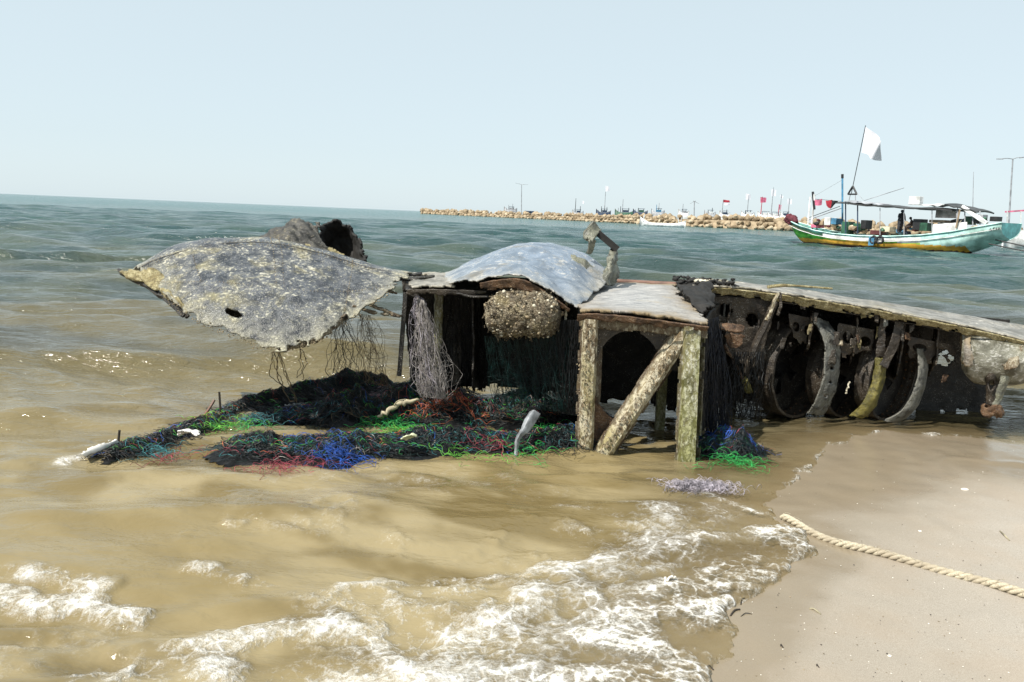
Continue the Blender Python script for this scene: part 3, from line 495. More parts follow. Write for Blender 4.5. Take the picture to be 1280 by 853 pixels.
# round frames (hoops) under the wing
def hoop(px, py, Y, rad, wd, ax, mat, seed, arc_=(-95,55), holes=True):
    ctr = P(px,py,Y); d,a,b = frame(np.array(ax,float)); nr = 7; out = []
    for (a0,a1,mt) in ((arc_[0],arc_[1],mat),(arc_[1],arc_[0]+360,MAT['web'])):
        n = 40; V = []
        for i in range(n+1):
            th = R(a0+(a1-a0)*i/n); rad_ = a*math.cos(th)+b*math.sin(th); wob = 1+0.04*(float(fbm(i*0.35+seed,seed*3.1,3))-0.5)
            for k,(u_,r_) in enumerate([(-0.5,0.955),(-0.5,1.0),(-0.2,1.01),(0.0,1.0),(0.2,1.01),(0.5,1.0),(0.5,0.97)]): V.append(ctr+d*u_*wd*(1+0.12*(float(fbm(i*0.5,seed*2.0,2))-0.5))+rad_*rad*r_*wob)
        F = [(i*nr+k,i*nr+k+1,(i+1)*nr+k+1,(i+1)*nr+k) for i in range(n) for k in range(nr-1)]
        o = mk('hoop_frame', V, F, mt, WR); md = o.modifiers.new('t','SOLIDIFY'); md.thickness = 0.008; md.offset = 0; out.append(o)
    mb = MB(); W_ = []; m_ = 48
    for rr in (0.30,0.60,0.985):
        for i in range(m_): th = 2*math.pi*i/m_; W_.append(ctr+d*wd*(0.42+0.10*(rr<0.9)+0.05*math.sin(th*5))+(a*math.cos(th)+b*math.sin(th))*rad*rr*(1+0.06*math.sin(3*th+seed)*(rr<0.9)))
    F = [(r*m_+i,r*m_+(i+1)%m_,(r+1)*m_+(i+1)%m_,(r+1)*m_+i) for r in range(2) for i in range(m_) if not (r==0 and i%8 in (2,3,4) and holes)]
    mb.add(W_,F); ob = mb.build('hoop_web', MAT['dark'], out[1]); md = ob.modifiers.new('t','SOLIDIFY'); md.thickness = 0.012
    pts = [ctr+d*u_*wd+(a*math.cos(R(q))+b*math.sin(R(q)))*rad*0.985 for q in range(arc_[0]+6,arc_[1],11) for u_ in (-0.22,0.22)]
    lumps('rivets', pts, np.full(len(pts),0.010), MAT['rust'], out[0], seed, 1.0)
AX = (-0.60,0.80,0.02)
hoop(990,458,6.25,0.41,0.20,AX,MAT['web'],1,(-100,38)); hoop(1052,464,6.35,0.38,0.17,AX,MAT['web'],2); hoop(1108,468,6.3,0.38,0.12,AX,MAT['web'],3,(-105,25))
sheet('bent_rib', [row([(1094,446,5.97),(1102,446,5.94),(1108,444,5.99)]),row([(1092,462,5.96),(1101,463,5.92),(1107,461,5.98)]),row([(1088,482,5.95),(1097,483,5.91),(1104,481,5.97)]),row([(1078,504,5.96),(1088,506,5.93),(1096,503,5.98)]),row([(1060,521,6.02),(1072,524,6.0),(1084,521,6.02)])], MAT['yband'], WR, 16, 60, (0.01,0.01,0.02,0.03), 0.012, 12, (), 0.012, 45, 14)
sheet('bent_rib', [row([(1100,398,5.97),(1110,399,5.94)]),row([(1096,424,5.96),(1107,425,5.93)]),row([(1094,450,5.97),(1106,450,5.95)])], MAT['web'], WR, 12, 36, (0.01,0.01,0.01,0.03), 0.014, 12, (), 0.012, 49, 14)
sheet('bent_rib', [row([(1118,400,5.95),(1130,402,5.95)]),row([(1112,430,5.9),(1124,430,5.92)]),row([(1098,458,5.9),(1108,462,5.9)])], MAT['web'], WR, 14, 36, (0.01,0.01,0.01,0.03), 0.014, 12, (), 0.012, 46, 14)
for pts,r_,mt in [([(968,378,5.9),(955,410,5.9),(940,445,5.9),(930,480,5.95)],0.028,'web'),([(972,366,5.84),(966,384,5.84),(958,400,5.84)],0.014,'post'),([(974,366,5.84),(976,384,5.83),(972,394,5.84)],0.012,'web'),([(906,432,5.8),(918,455,5.8),(930,475,5.82)],0.014,'rust'),([(930,474,5.82),(936,490,5.84)],0.03,'yband'),([(1062,478,5.95),(1058,492,5.95)],0.006,'barn')]:
    mb = MB(); q = cr1([P(*p) for p in pts],np.linspace(0,1,10))+rng.normal(0,0.004,(10,3)); mb.add(*tube(q,r_,6)); mb.build('bent_strut', MAT[mt], WR)
sheet('torn_flap', [row([(896,406,5.6),(912,404,5.6),(932,409,5.65)]),row([(894,412,5.5),(912,414,5.5),(930,416,5.55)])], MAT['rust'], WR, 24, 14, (0.02,0.02,0.02,0.02), 0.015, 16, (), 0.012, 47, 20)
sheet('torn_flap', [row([(904,418,5.7),(918,416,5.7),(932,420,5.7)]),row([(908,432,5.7),(918,436,5.7),(928,430,5.7)])], MAT['rust'], WR, 20, 14, (0.02,0.02,0.02,0.03), 0.02, 16, (), 0.012, 48, 20)
for k,(x_,y_,w_,h_,mt) in enumerate([(1080,396,9,12,'straw'),(1108,402,7,14,'band'),(1050,430,8,10,'post'),(1128,420,5,16,'web'),(1140,412,6,10,'web'),(1096,398,6,14,'web'),(1004,384,8,9,'web'),(1020,398,6,14,'web')]):
    sheet('torn_flap', [row([(x_-w_/2,y_-h_/2,5.93),(x_+w_/2,y_-h_/2,5.93)]),row([(x_-w_/2,y_+h_/2,5.9),(x_+w_/3,y_+h_/2,5.9)])], MAT[mt], WR, 10, 12, (0.01,0.01,0,0.03), 0.012, 20, (), 0.008, 60+k, 24)
sheet('rib_band', [row([(1014,398,5.98),(1024,398,6.02),(1034,402,6.10)]),row([(1028,420,5.92),(1038,420,5.96),(1047,421,6.05)]),row([(1031,446,5.90),(1041,446,5.94),(1050,446,6.03)]),row([(1028,474,5.90),(1038,475,5.94),(1047,475,6.03)]),row([(1019,500,5.93),(1029,502,5.96),(1039,502,6.05)]),row([(1008,517,5.98),(1018,520,6.0),(1029,519,6.08)])], MAT['band'], WR, 18, 70, (0.008,0.008,0.01,0.02), 0.010, 12, [(0.5,0.38,0.12,0.015),(0.45,0.5,0.14,0.016),(0.5,0.62,0.12,0.015),(0.5,0.74,0.14,0.015)], 0.012, 55, 18)
sheet('rib_band', [row([(1146,436,6.0),(1151,436,6.02),(1156,436,6.08)]),row([(1148,464,5.96),(1154,464,5.98),(1159,463,6.06)]),row([(1140,492,5.95),(1147,493,5.97),(1153,492,6.05)]),row([(1126,514,5.97),(1133,516,5.98),(1140,516,6.05)]),row([(1104,526,6.02),(1112,528,6.02),(1120,528,6.08)])], MAT['band'], WR, 12, 60, (0.006,0.006,0.01,0.02), 0.008, 12, (), 0.012, 56, 18)
for k,(px,Y0,Y1,zb) in enumerate([(908,5.92,6.5,0.35),(946,5.95,6.55,0.5),(1012,5.95,6.5,0.62),(1068,6.0,6.5,0.55),(1128,5.98,6.5,0.45),(1172,5.98,6.6,0.5)]):
    wall('rib_plate', V3(px,Y0,0.95-(px-880)*0.00045), V3(px-6,Y1,0.96-(px-880)*0.00045), V3(px-6,Y1,zb-0.2), V3(px,Y0,zb), MAT['web'], 26, 26, (0.03,0.02,0,0.09), 70+k, [(0.5,0.5,0.2,0.2)])
for (x0,x1,yb,k) in ((1046,1096,446,1),(1132,1196,452,2),(985,1020,430,3)):
    yt = 372+(x0-880)*0.19; yt2 = 372+(x1-880)*0.19
    sheet('web_plate', [row([(x0,yt,6.02),((x0+x1)/2,(yt+yt2)/2,6.02),(x1,yt2,6.02)]),row([(x0+2,(yt+yb)/2,6.03),((x0+x1)/2,(yt+yt2)/4+yb/2,6.03),(x1-2,(yt2+yb)/2,6.03)]),row([(x0+5,yb,6.05),((x0+x1)/2,yb+4,6.05),(x1-6,yb,6.05)])], MAT['web'], WR, 60, 50, (0.03,0.03,0,0.10), 0.012, 8, [(0.28,0.42,0.13,0.15),(0.70,0.48,0.13,0.15)], 0.012, 140+k, 11)
r9 = np.random.default_rng(99)
for k in range(26):
    x_ = r9.uniform(895,1185); y_ = 372+(x_-880)*0.19+r9.uniform(4,70)*r9.random(); w_ = r9.uniform(3,9); h_ = r9.uniform(5,20); Yk = r9.uniform(5.88,6.1)
    sheet('torn_flap', [row([(x_-w_/2,y_-h_/2,Yk),(x_+w_/2,y_-h_/2+r9.uniform(-2,2),Yk)]),row([(x_-w_/2+r9.uniform(-4,4),y_+h_/2,Yk-0.03),(x_+w_/3+r9.uniform(-4,4),y_+h_/2,Yk)])], MAT[['web','rust','dark','post','web','straw','web'][k%7]], WR, 8, 10, (0.01,0.01,0.005,0.03), 0.012, 20, (), 0.008, 120+k, 24)
# crusted debris where the plate meets the wing
sheet('torn_deck', [row([(846,352,6.1),(866,350,6.1),(888,352,6.1)]),row([(850,366,5.6),(870,364,5.6),(892,366,5.7)]),row([(878,395,5.2),(888,390,5.2),(896,385,5.4)])], MAT['black'], WR, 40, 40, (0.03,0.03,0.03,0.06), 0.04, 9, (), 0.02, 50, 14)
lumps('crust', along((850,350,6.0),(915,354,5.95),90,(0.03,0.05,0.012)), rng.uniform(0.010,0.028,90), MAT['black'], WR, 12)
lumps('crust', along((868,352,5.95),(890,354,5.95),36,(0.02,0.03,0.008)), rng.uniform(0.010,0.024,36), MAT['barn'], WR, 13)
mb = MB(); mb.add(*tube(cr1([P(960,359,5.9),P(985,357,5.95),P(1040,361,6.0)],np.linspace(0,1,10)),[0.014]*5+[0.009]*5,6)); mb.build('loose_rod', MAT['straw'], WR)
# rounded fairing and leg at the far right
fa = []
for (x_,hh,Yc) in [(1203,24,6.0),(1214,30,5.96),(1236,30,5.92),(1262,27,5.88),(1290,22,5.84)]:
    top = 410+(x_-1203)*0.24
    fa.append([P(x_,top+hh*(1-math.cos(t*math.pi))*1.05, Yc+0.02-0.16*math.sin(t*math.pi)) for t in np.linspace(0,1,7)])
fa = np.swapaxes(np.array(fa),0,1)
sheet('fairing', fa, MAT['fair'], WR, 40, 40, (0.01,0.02,0,0.02), 0.012, 8, (), 0.014, 51, 12)
sheet('fairing_end', [row([(1202,412,6.02),(1208,412,5.92),(1216,414,5.86)]),row([(1201,432,5.92),(1208,434,5.82),(1218,438,5.79)]),row([(1203,456,5.92),(1208,460,5.84),(1216,462,5.81)])], MAT['plate'], WR, 24, 40, (0.01,0.035,0,0.03), 0.012, 10, (), 0.012, 52, 14)
sheet('torn_flap', [row([(1250,456,5.76),(1266,440,5.74),(1280,430,5.77)]),row([(1254,464,5.72),(1268,462,5.68),(1277,448,5.72)])], MAT['post'], WR, 30, 26, (0.02,0.02,0.02,0.02), 0.02, 14, (), 0.012, 53, 18, crease=0.03)
sheet('leg_plate', [row([(1228,458,5.86),(1240,462,5.80),(1252,458,5.84)]),row([(1232,482,5.85),(1239,484,5.80),(1247,482,5.84)]),row([(1233,506,5.84),(1239,510,5.80),(1245,506,5.83)])], MAT['web'], WR, 20, 40, (0.01,0.01,0,0.03), 0.012, 12, [(0.5,0.45,0.25,0.12)], 0.014, 57, 16)
sheet('leg_plate', [row([(1254,458,5.78),(1262,456,5.78),(1270,450,5.80)]),row([(1247,482,5.79),(1253,484,5.78),(1260,480,5.80)]),row([(1240,508,5.80),(1245,510,5.78),(1250,506,5.80)])], MAT['crump'], WR, 18, 40, (0.01,0.01,0,0.03), 0.014, 12, (), 0.014, 58, 16)
hc = P(1239,513,5.78); th_ = np.linspace(0,2*math.pi,29)
cup = np.array([[hc+np.array((rr*1.15*math.cos(t),rr*0.8*math.sin(t)-0.01,zz+0.012*math.sin(3*t))) for t in th_] for rr,zz in ((0.050,0.045),(0.062,0.012),(0.058,-0.022),(0.030,-0.038))])
sheet('leg_socket', cup, MAT['rust'], WR, 48, 14, (0,0,0.02,0.01), 0.018, 22, (), 0.012, 59, 20)
sheet('side_fin', [row([(1272,440,5.8),(1290,436,5.9)]),row([(1266,470,5.8),(1290,470,5.9)])], MAT['web'], WR, 12, 14, (0.02,0,0,0.03), 0.01, 10, (), 0.012, 54, 14)

tw = V[rng.integers(0,len(V),260)]; tw = tw[tw[:,1]<a[1]+0.05]; cen = a+((tw-a)@ax_)[:,None]*ax_; dn = tw-cen; dn /= np.linalg.norm(dn,axis=1)[:,None]
st_ = np.linspace(0,1,5)[None,:,None]; path = tw[:,None]+dn[:,None]*0.018*st_+np.cumsum(rng.normal(0,0.006,(len(tw),5,3)),axis=1)
V2,F2 = strands(path, rng.uniform(0.002,0.005,len(tw)),4); mk('tube_worms', V2, F2, MAT['tank'], tank, kind='stuff')
#NETS
# ------------------------------------------------------------------ nets, ropes and flotsam
def gl(*pts): return np.array([G(*p)[:2] for p in pts])
SPA = gl((138,570),(175,560),(215,546),(262,528),(310,508),(360,496),(420,486),(475,484)); SPB = gl((318,560),(400,566),(470,560),(560,556),(650,556),(722,556)); SPD = gl((430,525),(520,520),(620,520),(715,522)); SPC = gl((890,562),(925,566)); SPE = gl((500,492),(560,498)); SPF = gl((345,522),(400,518),(470,508))
def mound(x, y):
    n1 = np.clip(0.15+1.7*(fbm(x*5,y*6,4)-0.15)*0.95,0.5,1.6)*(0.8+0.4*fbm(x*30,y*30,2)); h = np.zeros_like(x)
    for sp,hh,wd in ((SPA,0.095,0.095),(SPB,0.10,0.20),(SPD,0.19,0.25),(SPC,0.13,0.13),(SPE,0.10,0.2),(SPF,0.045,0.26)):
        d = np.abs(seg_sd(x,y,sp)); tap = 1.0
        if sp is SPA: tap = np.clip((x-SPA[0][0]+0.25)/0.9,0.5,1.4)
        h = np.maximum(h, hh*tap*np.exp(-(d/(wd*(0.5+0.5*np.minimum(tap,1))))**2))
    return h*n1
def netmat(name, c, rough=0.45):
    k = 1.0 if max(c) < 0.05 else 1.75
    s = NT(name, rough); f = s.noise(14,4,0.7); f2 = s.noise(60,3)
    s.col(s.mix(s.ramp(f,0.35,0.65), tuple(x*0.22*k for x in c), s.mix(s.ramp(f2,0.4,0.7),tuple(x*0.7*k for x in c),tuple(min(0.9,x*1.2*k) for x in c)))); return s.m
NM = {k:netmat(k+' net twine',c) for k,c in dict(black=(0.006,0.007,0.008),navy=(0.007,0.013,0.028),teal=(0.006,0.036,0.034),green=(0.02,0.30,0.06),lime=(0.12,0.42,0.04),orange=(0.42,0.10,0.04),red=(0.26,0.04,0.06),blue=(0.012,0.07,0.34),white=(0.30,0.275,0.26),mauve=(0.34,0.31,0.35),pink=(0.32,0.14,0.17),brown=(0.10,0.07,0.04),cyan=(0.03,0.17,0.19)).items()}
def walk(N, n, x0, y0, step, curl, seed, lift=(0.0,0.03), sigma=None):
    r_ = np.random.default_rng(seed); th = r_.uniform(0,2*math.pi,N); k = r_.normal(0,curl,N); pts = np.zeros((N,n,3)); x = x0.copy(); y = y0.copy(); lf = r_.uniform(*lift,N); ph = r_.uniform(0,6.28,N)
    for i in range(n):
        pts[:,i,0] = x; pts[:,i,1] = y; pts[:,i,2] = np.maximum(mound(x,y),0.0)-0.012+lf*(0.5+0.8*np.abs(np.sin(ph+i*0.6)))
        th += k+r_.normal(0,0.35,N); x = x+step*np.cos(th)*1.25; y = y+step*np.sin(th)*0.8
    return pts
def net_heap(name, spine, spread, N, cols, label, seed, base=True):
    c0 = np.append(spine.mean(0),-0.05); rt = root(name, c0, label, 'fishing net', 'fishing nets caught on the wreck'); r_ = np.random.default_rng(seed)
    if base:
        lo = spine.min(0)-0.45; hi = spine.max(0)+0.45; xs = np.arange(lo[0],hi[0],0.022); ys = np.arange(lo[1],hi[1],0.022); X_,Y_ = np.meshgrid(xs,ys); h = mound(X_,Y_)
        own = np.abs(seg_sd(X_,Y_,spine)); oth = np.min([np.abs(seg_sd(X_,Y_,sp)) for sp in (SPA,SPB,SPC,SPD,SPE,SPF) if sp is not spine],axis=0)
        Zb = h-0.034+0.03*(fbm(X_*24,Y_*24,3)-0.5); ok = (h>0.006)&(own<=oth+0.03); okc = ok[:-1,:-1]&ok[1:,1:]&ok[1:,:-1]&ok[:-1,1:]
        J,I = np.nonzero(okc); w_ = len(xs); F = np.stack([J*w_+I,J*w_+I+1,(J+1)*w_+I+1,(J+1)*w_+I],1); us = np.unique(F); mp = np.zeros(X_.size,int); mp[us] = np.arange(len(us))
        mk('net_body', np.stack([X_,Y_,Zb],-1).reshape(-1,3)[us], mp[F], NM['black'], rt)
    t = r_.random(N*2); q = cr1(spine,t)+r_.normal(0,1,(N*2,2))*np.array(spread); q = q[mound(q[:,0],q[:,1])>0.020][:N]; N = len(q)
    for c,fr,rad in cols:
        m_ = r_.random(N)<fr; p = walk(m_.sum(), 11, q[m_,0], q[m_,1], 0.015, 0.34, seed+hash(c)%7 if False else seed+len(c), (0,0.028)); V,F = strands(p, r_.uniform(rad*0.7,rad*1.3,len(p))); mk('net_twine', V, F, NM[c], rt, kind='stuff')
    for c,k_ in (('lime',1),('red',1),('blue',1),('white',1),('cyan',1.5),('orange',0.8),('green',1.5)):
        m_ = r_.random(N)<0.010*k_; p = walk(m_.sum(), 7, q[m_,0], q[m_,1], 0.015, 0.4, seed+len(c)*3, (0.012,0.04)); V,F = strands(p, r_.uniform(0.0009,0.0018,len(p))); mk('twine_fleck', V, F, NM[c], rt, kind='stuff')
    return rt
net_heap('fishing_net', SPA, (0.10,0.055), 3600, [('black',0.5,0.0019),('navy',0.3,0.0017),('teal',0.22,0.0017),('brown',0.05,0.0017)], 'dark net trailing away left across the water from under the curved skin', 31)
net_heap('fishing_net', SPB, (0.14,0.10), 4200, [('black',0.45,0.0019),('teal',0.35,0.0017),('navy',0.25,0.0017),('cyan',0.05,0.0015)], 'dark green net heap along the waterline left of the front posts', 41)
net_heap('fishing_net', SPD, (0.16,0.13), 4600, [('black',0.4,0.0019),('teal',0.35,0.0017),('navy',0.2,0.0017),('brown',0.12,0.0017),('cyan',0.05,0.0015)], 'dark net mound under the crusted tank, behind the waterline heap', 51)
net_heap('fishing_net', SPF, (0.16,0.13), 2600, [('navy',0.45,0.0019),('black',0.4,0.0019),('teal',0.2,0.0017)], 'half-sunk navy net between the left trail and the waterline heap', 56)  # fills the gap in the nets; the shadow's navy is put into the twine
net_heap('fishing_net', SPE, (0.20,0.12), 1100, [('navy',0.5,0.0019),('black',0.4,0.0017),('mauve',0.1,0.0015)], 'navy net lying in the shade below the torn deck', 61)
net_heap('fishing_net', SPC, (0.10,0.08), 1300, [('navy',0.4,0.0017),('teal',0.45,0.0017),('black',0.2,0.0017)], 'teal net bundle beside the green post at the sand edge', 71)
def tangle(px, py, wx, wy, N, col, label, seed, rad=0.0013, curl=0.38, step=0.018, zlift=(0.012,0.05), fromz=0.08):
    c0 = G(px,py,fromz); r_ = np.random.default_rng(seed); x0 = c0[0]+r_.normal(0,wx,N); y0 = c0[1]+r_.normal(0,wy,N)
    p = walk(N, 20, x0, y0, step, curl, seed, zlift); V,F = strands(p, r_.uniform(rad*0.7,rad*1.3,N)); o = mk('rope_tangle', V, F, NM[col], None, loc=(c0[0],c0[1],0)); tag(o, label, 'rope', 'coloured twine tangles in the net'); return o
for a in [(492,524,0.050,0.043,28,'green','bright green twine tangle in front of the pale driftwood',1),(505,532,0.072,0.031,16,'lime','lime twine strands just below the bright green tangle',2),
    (570,512,0.065,0.031,27,'orange','orange twine tangle below the hanging pale net',3),(536,516,0.050,0.025,13,'orange','small orange loops right of the driftwood',23),
    (425,562,0.054,0.031,43,'blue','bright blue twine tangle at the waterline',4),(404,545,0.036,0.056,14,'blue','narrow blue strands above the blue tangle',5),(352,572,0.065,0.025,37,'red','dull red twine tangle half under water',6),
    (617,548,0.043,0.025,16,'red','red twine bundle left of the bent white strip',7),(700,528,0.043,0.025,24,'green','green twine bunch against the left front post',8),(276,520,0.036,0.037,24,'lime','lime twine loops on the left net trail',9),
    (318,516,0.043,0.031,21,'cyan','cyan twine tangle right of the lime loops',10),(300,522,0.043,0.031,13,'green','green strands between the lime and cyan loops',11),(197,553,0.036,0.019,16,'cyan','cyan strands near the left end of the trail',12),(210,560,0.029,0.012,9,'red','thin red strands low on the left net trail',13),
    (920,566,0.050,0.037,37,'green','green twine bunch at the edge of the sand',14),(875,596,0.072,0.025,420,'mauve','pale mauve net washed round the foot of the green post',15),(468,495,0.086,0.025,21,'pink','reddish strands in the shade of the curved skin',16),
    (560,506,0.101,0.019,24,'pink','pink strands under the pale hanging net',17),(590,560,0.072,0.019,11,'lime','scattered lime strands along the water edge',18),(660,556,0.072,0.031,13,'green','scattered green strands beside the bent white strip',19),(910,548,0.072,0.031,31,'blue','blue net strands in the shade behind the green bunch',20)]: tangle(*a, **(dict(curl=0.9,step=0.011,zlift=(0.008,0.05)) if a[5]=='mauve' else {}))
# hanging nets
def hang(name, tops, bots, N, col, label, seed, rad=0.0022, wob=0.024, sag=0.03, cross=0, n=16):
    r_ = np.random.default_rng(seed); T = np.array([P(*p) for p in tops]); B = np.array([P(*p) for p in bots]); u = np.sort(r_.random(N)); v = np.clip(u+r_.normal(0,0.10,N),0,1)
    a = cr1(T,u); b = cr1(B,v); t = np.linspace(0,1,n); w_ = np.cumsum(r_.normal(0,wob/2.2,(N,n,3)),axis=1)*np.sin(t*math.pi)[None,:,None]**0.5
    p = a[:,None]*(1-t)[None,:,None]+b[:,None]*t[None,:,None]+w_; paths = [p]
    rt = root(name, (T.mean(0)*0.5+B.mean(0)*0.5)*np.array((1,1,0)), label, 'fishing net', 'nets hanging from the wreck')
    V,F = strands(p, r_.uniform(rad*0.7,rad*1.3,N)); mk('net_twine', V, F, NM[col], rt, kind='stuff')
    if cross:
        i = r_.integers(0,N-2,cross); k = r_.integers(1,n-2,cross); st = p[i,k]; j = np.clip(i+r_.integers(1,4,cross),0,N-1); en = p[j,np.clip(k+r_.integers(-1,2,cross),0,n-1)]; s5 = np.linspace(0,1,5)
        q = st[:,None]*(1-s5)[None,:,None]+en[:,None]*s5[None,:,None]; q[:,:,2] -= 0.012*np.sin(s5*math.pi)[None]
        V,F = strands(q, np.full(cross,rad*0.8)); mk('net_mesh', V, F, NM[col], rt, kind='stuff')
    return rt
hang('hanging_net', [(522,372,5.5),(530,376,5.45)], [(526,496,5.45),(560,500,5.4)], 80, 'white', 'pale matted net hanging from the torn deck corner', 1, 0.0016, 0.034, cross=420)
hang('hanging_net', [(520,368,5.52),(530,374,5.5)], [(528,492,5.5),(552,498,5.45)], 36, 'mauve', 'pinkish strands within the pale hanging net', 2, 0.0016, 0.045, cross=120)
hang('hanging_net', [(606,420,5.3),(660,424,5.35),(716,408,5.2)], [(618,505,5.45),(670,512,5.4),(722,516,5.15)], 115, 'teal', 'dark green mesh curtain hanging below the crusted tank', 3, 0.0018, 0.016, cross=420)
hang('hanging_net', [(690,400,5.3),(722,400,5.15)], [(690,515,5.35),(722,520,5.12)], 90, 'black', 'black net strands behind the left front post', 4, 0.0022, 0.016, cross=120)
hang('hanging_net', [(424,398,5.15),(434,394,5.18)], [(412,472,5.3),(446,470,5.35)], 22, 'black', 'black strands hanging from the skin edge nearest the net', 5, 0.0018, 0.030, cross=16)
hang('hanging_net', [(448,392,5.3),(462,394,5.34)], [(456,478,5.45),(492,486,5.5)], 22, 'brown', 'brown strands hanging from the torn strip', 6, 0.0018, 0.04, cross=26)
hang('hanging_net', [(340,440,4.9),(350,441,4.88)], [(352,480,5.2),(372,505,5.1)], 7, 'brown', 'thin strands dangling from the lowest tip of the skin', 7, 0.003, 0.016)
hang('hanging_net', [(374,436,4.95),(376,436,4.95)], [(370,472,5.2),(378,474,5.2)], 3, 'brown', 'short loose loop right of the lowest skin tip', 8, 0.0025, 0.02)
hang('hanging_net', [(886,400,5.1),(898,396,5.3)], [(884,545,5.2),(910,550,5.3)], 90, 'navy', 'navy net hanging beside the green post', 9, 0.0024, 0.016, cross=160)
hang('hanging_net', [(915,440,5.75),(955,440,5.85)], [(905,520,5.7),(950,525,5.85)], 70, 'black', 'black net hanging under the wing root', 10, 0.0024, 0.03, cross=100)
hang('hanging_net', [(536,374,5.8),(600,372,5.7)], [(536,480,6.0),(606,490,5.9)], 60, 'black', 'black net strands in the dark below the torn deck', 11, 0.003, 0.02, cross=80)
# loose things in the nets and water
MAT['whiteplastic'] = plain('weathered white plastic',(0.32,0.34,0.36),0.45,0.6,7)
MAT['drift'] = plain('pale driftwood',(0.34,0.30,0.20),0.75,0.5,14)
MAT['shell'] = plain('shell white',(0.70,0.66,0.58),0.55,0.2,30)
MAT['foamblock'] = plain('white foam block',(0.72,0.70,0.66),0.8,0.12,20)
MAT['twig'] = plain('dark wet twig',(0.03,0.022,0.016),0.6)
o = sheet('bent_strip', [row([(662,513,4.96),(668,511,4.94),(677,517,4.96)]),row([(651,534,4.88),(656,533,4.85),(663,538,4.88)]),row([(643,549,4.82),(647,549,4.80),(652,551,4.82)]),row([(642,571,4.80),(645,572,4.79),(648,571,4.80)])], MAT['whiteplastic'], None, 14, 46, (0.004,0.006,0.02,0.01), 0.008, 18, (), 0.003, 81, 22, crease=0.015, smooth=False)
tag(o,'bent white plastic strip standing in the dark net','plastic strip')
mb = MB(); q = cr1([P(472,521,5.28),P(488,511,5.3),P(506,503,5.32),P(524,500,5.32)],np.linspace(0,1,18)); mb.add(*tube(q+rng.normal(0,0.006,q.shape),np.interp(np.arange(18),[0,4,12,17],[0.006,0.020,0.016,0.007])*rng.uniform(0.8,1.25,18),9)); mb.add(*tube(cr1([q[7],q[7]+np.array((0.03,-0.03,0.05)),q[7]+np.array((0.09,-0.05,0.07))],np.linspace(0,1,6)),0.005,5)); tag(mb.build('driftwood', MAT['drift'], None, smooth=True),'pale driftwood branch lying on the net mound','driftwood')
def blob(name, px, py, Y, sz, mat, label, cat, seed, sq=(1,1,1)):
    c0 = P(px,py,Y); r_ = np.random.default_rng(seed); V = ICV2*np.array(sz)*(1+0.5*(fbm(ICV2[:,0]*1.3+seed,ICV2[:,1]*1.3+ICV2[:,2],3)-0.5))[:,None]
    th = r_.uniform(0,3); V = np.stack([V[:,0]*math.cos(th)-V[:,1]*math.sin(th),V[:,0]*math.sin(th)+V[:,1]*math.cos(th),V[:,2]],1)
    return tag(mk(name, c0+V, ICF2, mat, None, True, loc=c0), label, cat)
def onG(px,py,z=0.0): q = G(px,py,z); return (px,py,q[1])
def scrap(name, px, py, z, wx, wy, mat, label, cat, seed):
    c0 = G(px,py,z); g_ = [[c0+np.array((wx*(i-1.5)/1.5,wy*(j-1)+0.01*i,0.012*((i*7+j*5+seed)%4)-0.01*j)) for i in range(4)] for j in range(3)]
    o = sheet(name, g_, mat, None, 26, 20, (wx*0.5,wx*0.5,wy*0.7,wy*0.7), 0.014, 20, (), 0.008, seed, 26, crease=0.03); return tag(o,label,cat)
scrap('foam_scrap',236,545,0.09,0.065,0.04,MAT['foamblock'],'white foam scrap on the left net trail','foam scrap',91)
scrap('plastic_bag',511,549,0.12,0.05,0.04,plain('yellowish plastic',(0.50,0.52,0.34),0.4,0.3,20),'crumpled yellowish plastic scrap in the net mound','plastic scrap',92)
scrap('foam_scrap',836,731,0.012,0.03,0.022,MAT['shell'],'white scrap floating in the foam near the sand','foam scrap',93)
fb = sheet('foam_block', [[G(96,566,0.05),G(120,556,0.07),G(146,547,0.09)],[G(100,572,0.02),G(124,562,0.04),G(150,553,0.05)],[G(106,576,-0.02),G(130,567,-0.01),G(152,560,0.0)]], MAT['foamblock'], None, 24, 18, (0.04,0.02,0.03,0.02), 0.010, 14, (), 0.012, 83, 18, smooth=False); tag(fb,'tilted white foam sheet floating at the left end of the trail','foam sheet')
g0 = G(148,560,0.0); mb = MB(); mb.add(*tube([g0+np.array((0,0,-0.03)),g0+np.array((0.004,0,0.06)),g0+np.array((0.012,0,0.115))],0.008,6)); tag(mb.build('stick', MAT['twig']),'short dark stick poking up from the foam sheet','stick')
mb = MB(); mb.add(*tube(cr1([P(276,530,5.4),P(275,505,5.4),P(274,490,5.4)],np.linspace(0,1,6)),0.008,5)); tag(mb.build('stick', MAT['twig']),'thin dark stick standing in the left net trail','stick')
mb = MB(); mb.add(*tube(cr1([P(252,524,5.4),P(262,510,5.42),P(268,500,5.45)],np.linspace(0,1,6)),0.010,5)); tag(mb.build('stick', MAT['pipe']),'leaning brown stick left of the thin dark stick','stick')
